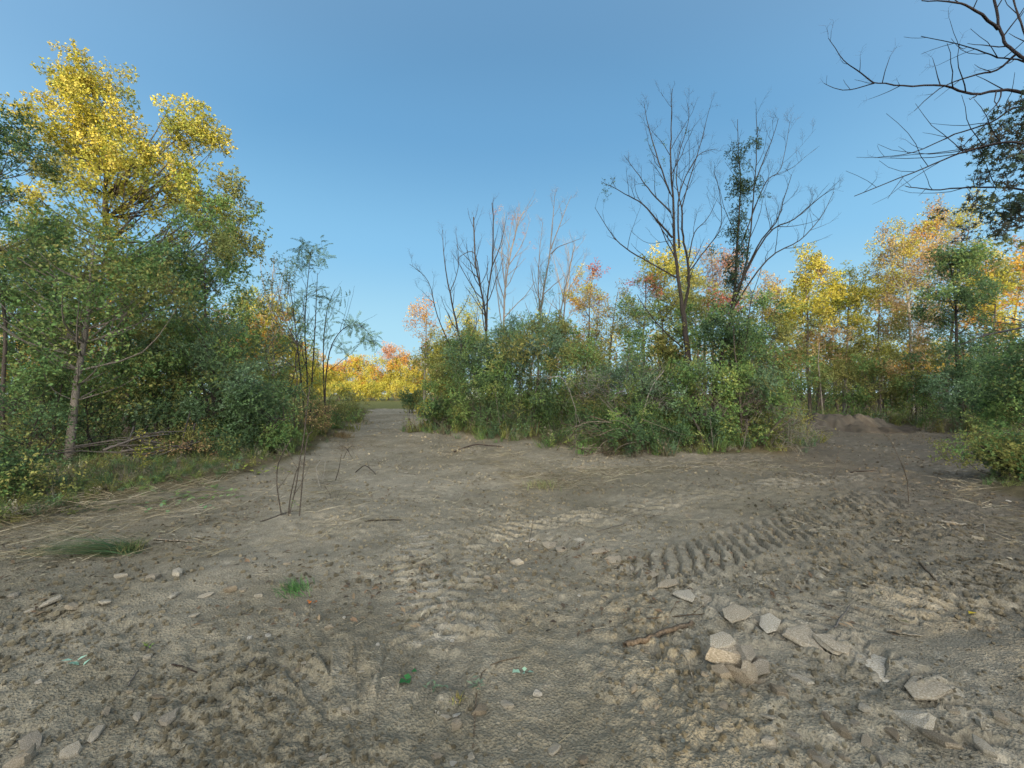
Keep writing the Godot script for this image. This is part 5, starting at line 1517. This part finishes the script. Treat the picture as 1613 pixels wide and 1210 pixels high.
	grass_tuft("grass_tuft", "short tuft of bright green grass on bare soil", G(466, 930), 190, 0.17, 0.055, Vector3(-0.5, 0, 0.1), [Color(0.07, 0.17, 0.05), Color(0.1, 0.2, 0.06), Color(0.05, 0.12, 0.04)], 710, 0.004)
	grass_tuft("reed_clump", "clump of dark green reeds combed flat toward the picture edge", G(208, 866), 260, 0.6, 0.075, Vector3(-3.0, 0, 1.1), [Color(0.05, 0.1, 0.045), Color(0.07, 0.12, 0.05), Color(0.12, 0.13, 0.06)], 711, 0.006)
	grass_tuft("grass_tuft", "upright fringe of reeds at the root of the flattened clump", G(206, 868), 150, 0.26, 0.05, Vector3(0.1, 0, 0), [Color(0.08, 0.12, 0.04), Color(0.16, 0.15, 0.07), Color(0.06, 0.1, 0.035)], 712, 0.005)
	grass_tuft("grass_tuft", "tiny green sprig of grass near the bluish seedling", G(230, 1018), 16, 0.1, 0.015, Vector3(0.2, 0, 0), [Color(0.12, 0.22, 0.06), Color(0.18, 0.22, 0.06)], 713, 0.007)
	grass_tuft("grass_tuft", "dried yellow tuft of grass beside the brown blocky clod", G(722, 1104), 26, 0.09, 0.02, Vector3(0, 0, 0), [Color(0.25, 0.2, 0.07), Color(0.15, 0.17, 0.06)], 714, 0.005)
	grass_tuft("grass_tuft", "pale grassy weed patch on the dry strip before the thicket", G(858, 768), 150, 0.3, 0.13, Vector3(-0.2, 0, 0.1), [Color(0.16, 0.2, 0.09), Color(0.2, 0.22, 0.12), Color(0.25, 0.22, 0.12)], 715, 0.009)
	grass_tuft("grass_tuft", "dry rusty grass hummock at the margin of the main track", G(540, 690), 160, 0.5, 0.16, Vector3(0, 0, 0), [Color(0.2, 0.14, 0.07), Color(0.15, 0.12, 0.06)], 716, 0.012)
	var small: Array = [
		["seedling", "pale bluish seedling with narrow leaves spread on the soil", 122, 1049, 7, 0.055, 0.018, [Color(0.3, 0.52, 0.42), Color(0.26, 0.46, 0.36)]],
		["clover", "dark green clover leaf growing out of bare soil", 645, 1074, 4, 0.045, 0.045, [Color(0.04, 0.16, 0.05)]],
		["weed_sprig", "grey green weed sprig beside the dried yellow tuft", 690, 1085, 12, 0.035, 0.014, [Color(0.18, 0.24, 0.16), Color(0.14, 0.2, 0.12)]],
		["weed_sprig", "upright grey green weed above the brown blocky clod", 752, 1083, 14, 0.04, 0.014, [Color(0.2, 0.26, 0.18), Color(0.16, 0.22, 0.14)]],
		["weed_sprig", "pale green leaf curl in the soil near the white pebble", 824, 1063, 5, 0.035, 0.03, [Color(0.3, 0.48, 0.36)]],
		["weed_sprig", "yellow green sprout at the foot of the dense dark bush", 380, 735, 26, 0.1, 0.06, [Color(0.3, 0.34, 0.06), Color(0.22, 0.28, 0.06)]],
		["weed_sprig", "light green creeping vine leaves along the weedy bank", 290, 775, 60, 0.09, 0.05, [Color(0.16, 0.26, 0.08), Color(0.22, 0.32, 0.14)]],
		["weed_sprig", "trailing bluish green vine below the leafy shoot", 190, 795, 50, 0.08, 0.045, [Color(0.12, 0.22, 0.1), Color(0.16, 0.26, 0.14)]],
		["fallen_leaf", "single orange fallen leaf beside the bright grass tuft", 485, 952, 3, 0.04, 0.03, [Color(0.5, 0.17, 0.05)]],
		["fallen_leaf", "single yellow fallen leaf on the shaded dirt", 1520, 973, 1, 0.06, 0.05, [Color(0.65, 0.48, 0.05)]]]
	var k := 0
	for q: Array in small:
		var rng := RandomNumberGenerator.new()
		rng.seed = 720 + k
		var s := Shape.new()
		var wide := 0.35 if q[4] > 20 else 0.015
		for j in q[4]:
			var o := Vector3(rng.randfn(0, wide * 1.5), absf(rng.randfn(0, 0.02)) + 0.004, rng.randfn(0, wide * 0.6))
			if q[4] > 20:
				o.y = full_h(G(q[2], q[3]).x + o.x, G(q[2], q[3]).z + o.z) - G(q[2], q[3]).y + absf(rng.randfn(0, 0.05)) + 0.01
			var a: float = j * 2.4
			var cols: Array = q[7]
			s.leaf(o, Vector3(cos(a), rng.randf_range(0.1, 0.7), sin(a)).normalized(), (Vector3.UP + rnd_dir(rng) * 0.3).normalized(), q[5] * rng.randf_range(0.7, 1.2), q[6], cols[rng.randi() % cols.size()])
		if q[4] > 20:
			var line := PackedVector3Array()
			for t in 7:
				line.append(Vector3((t - 3) * wide * 0.9, 0.02, rng.randfn(0, 0.08)))
			s.tube(curve(line, 3), tapered(19, 0.006, 0.003), 3, Color(0.12, 0.14, 0.06))
		var m := part(q[0], s.made(M.leaf), self)
		m.position = G(q[2], q[3])
		if q[4] > 20:
			m.set_meta("kind", "stuff")
		tag(m, q[1], "fallen leaf" if q[0] == "fallen_leaf" else "plant")
		k += 1
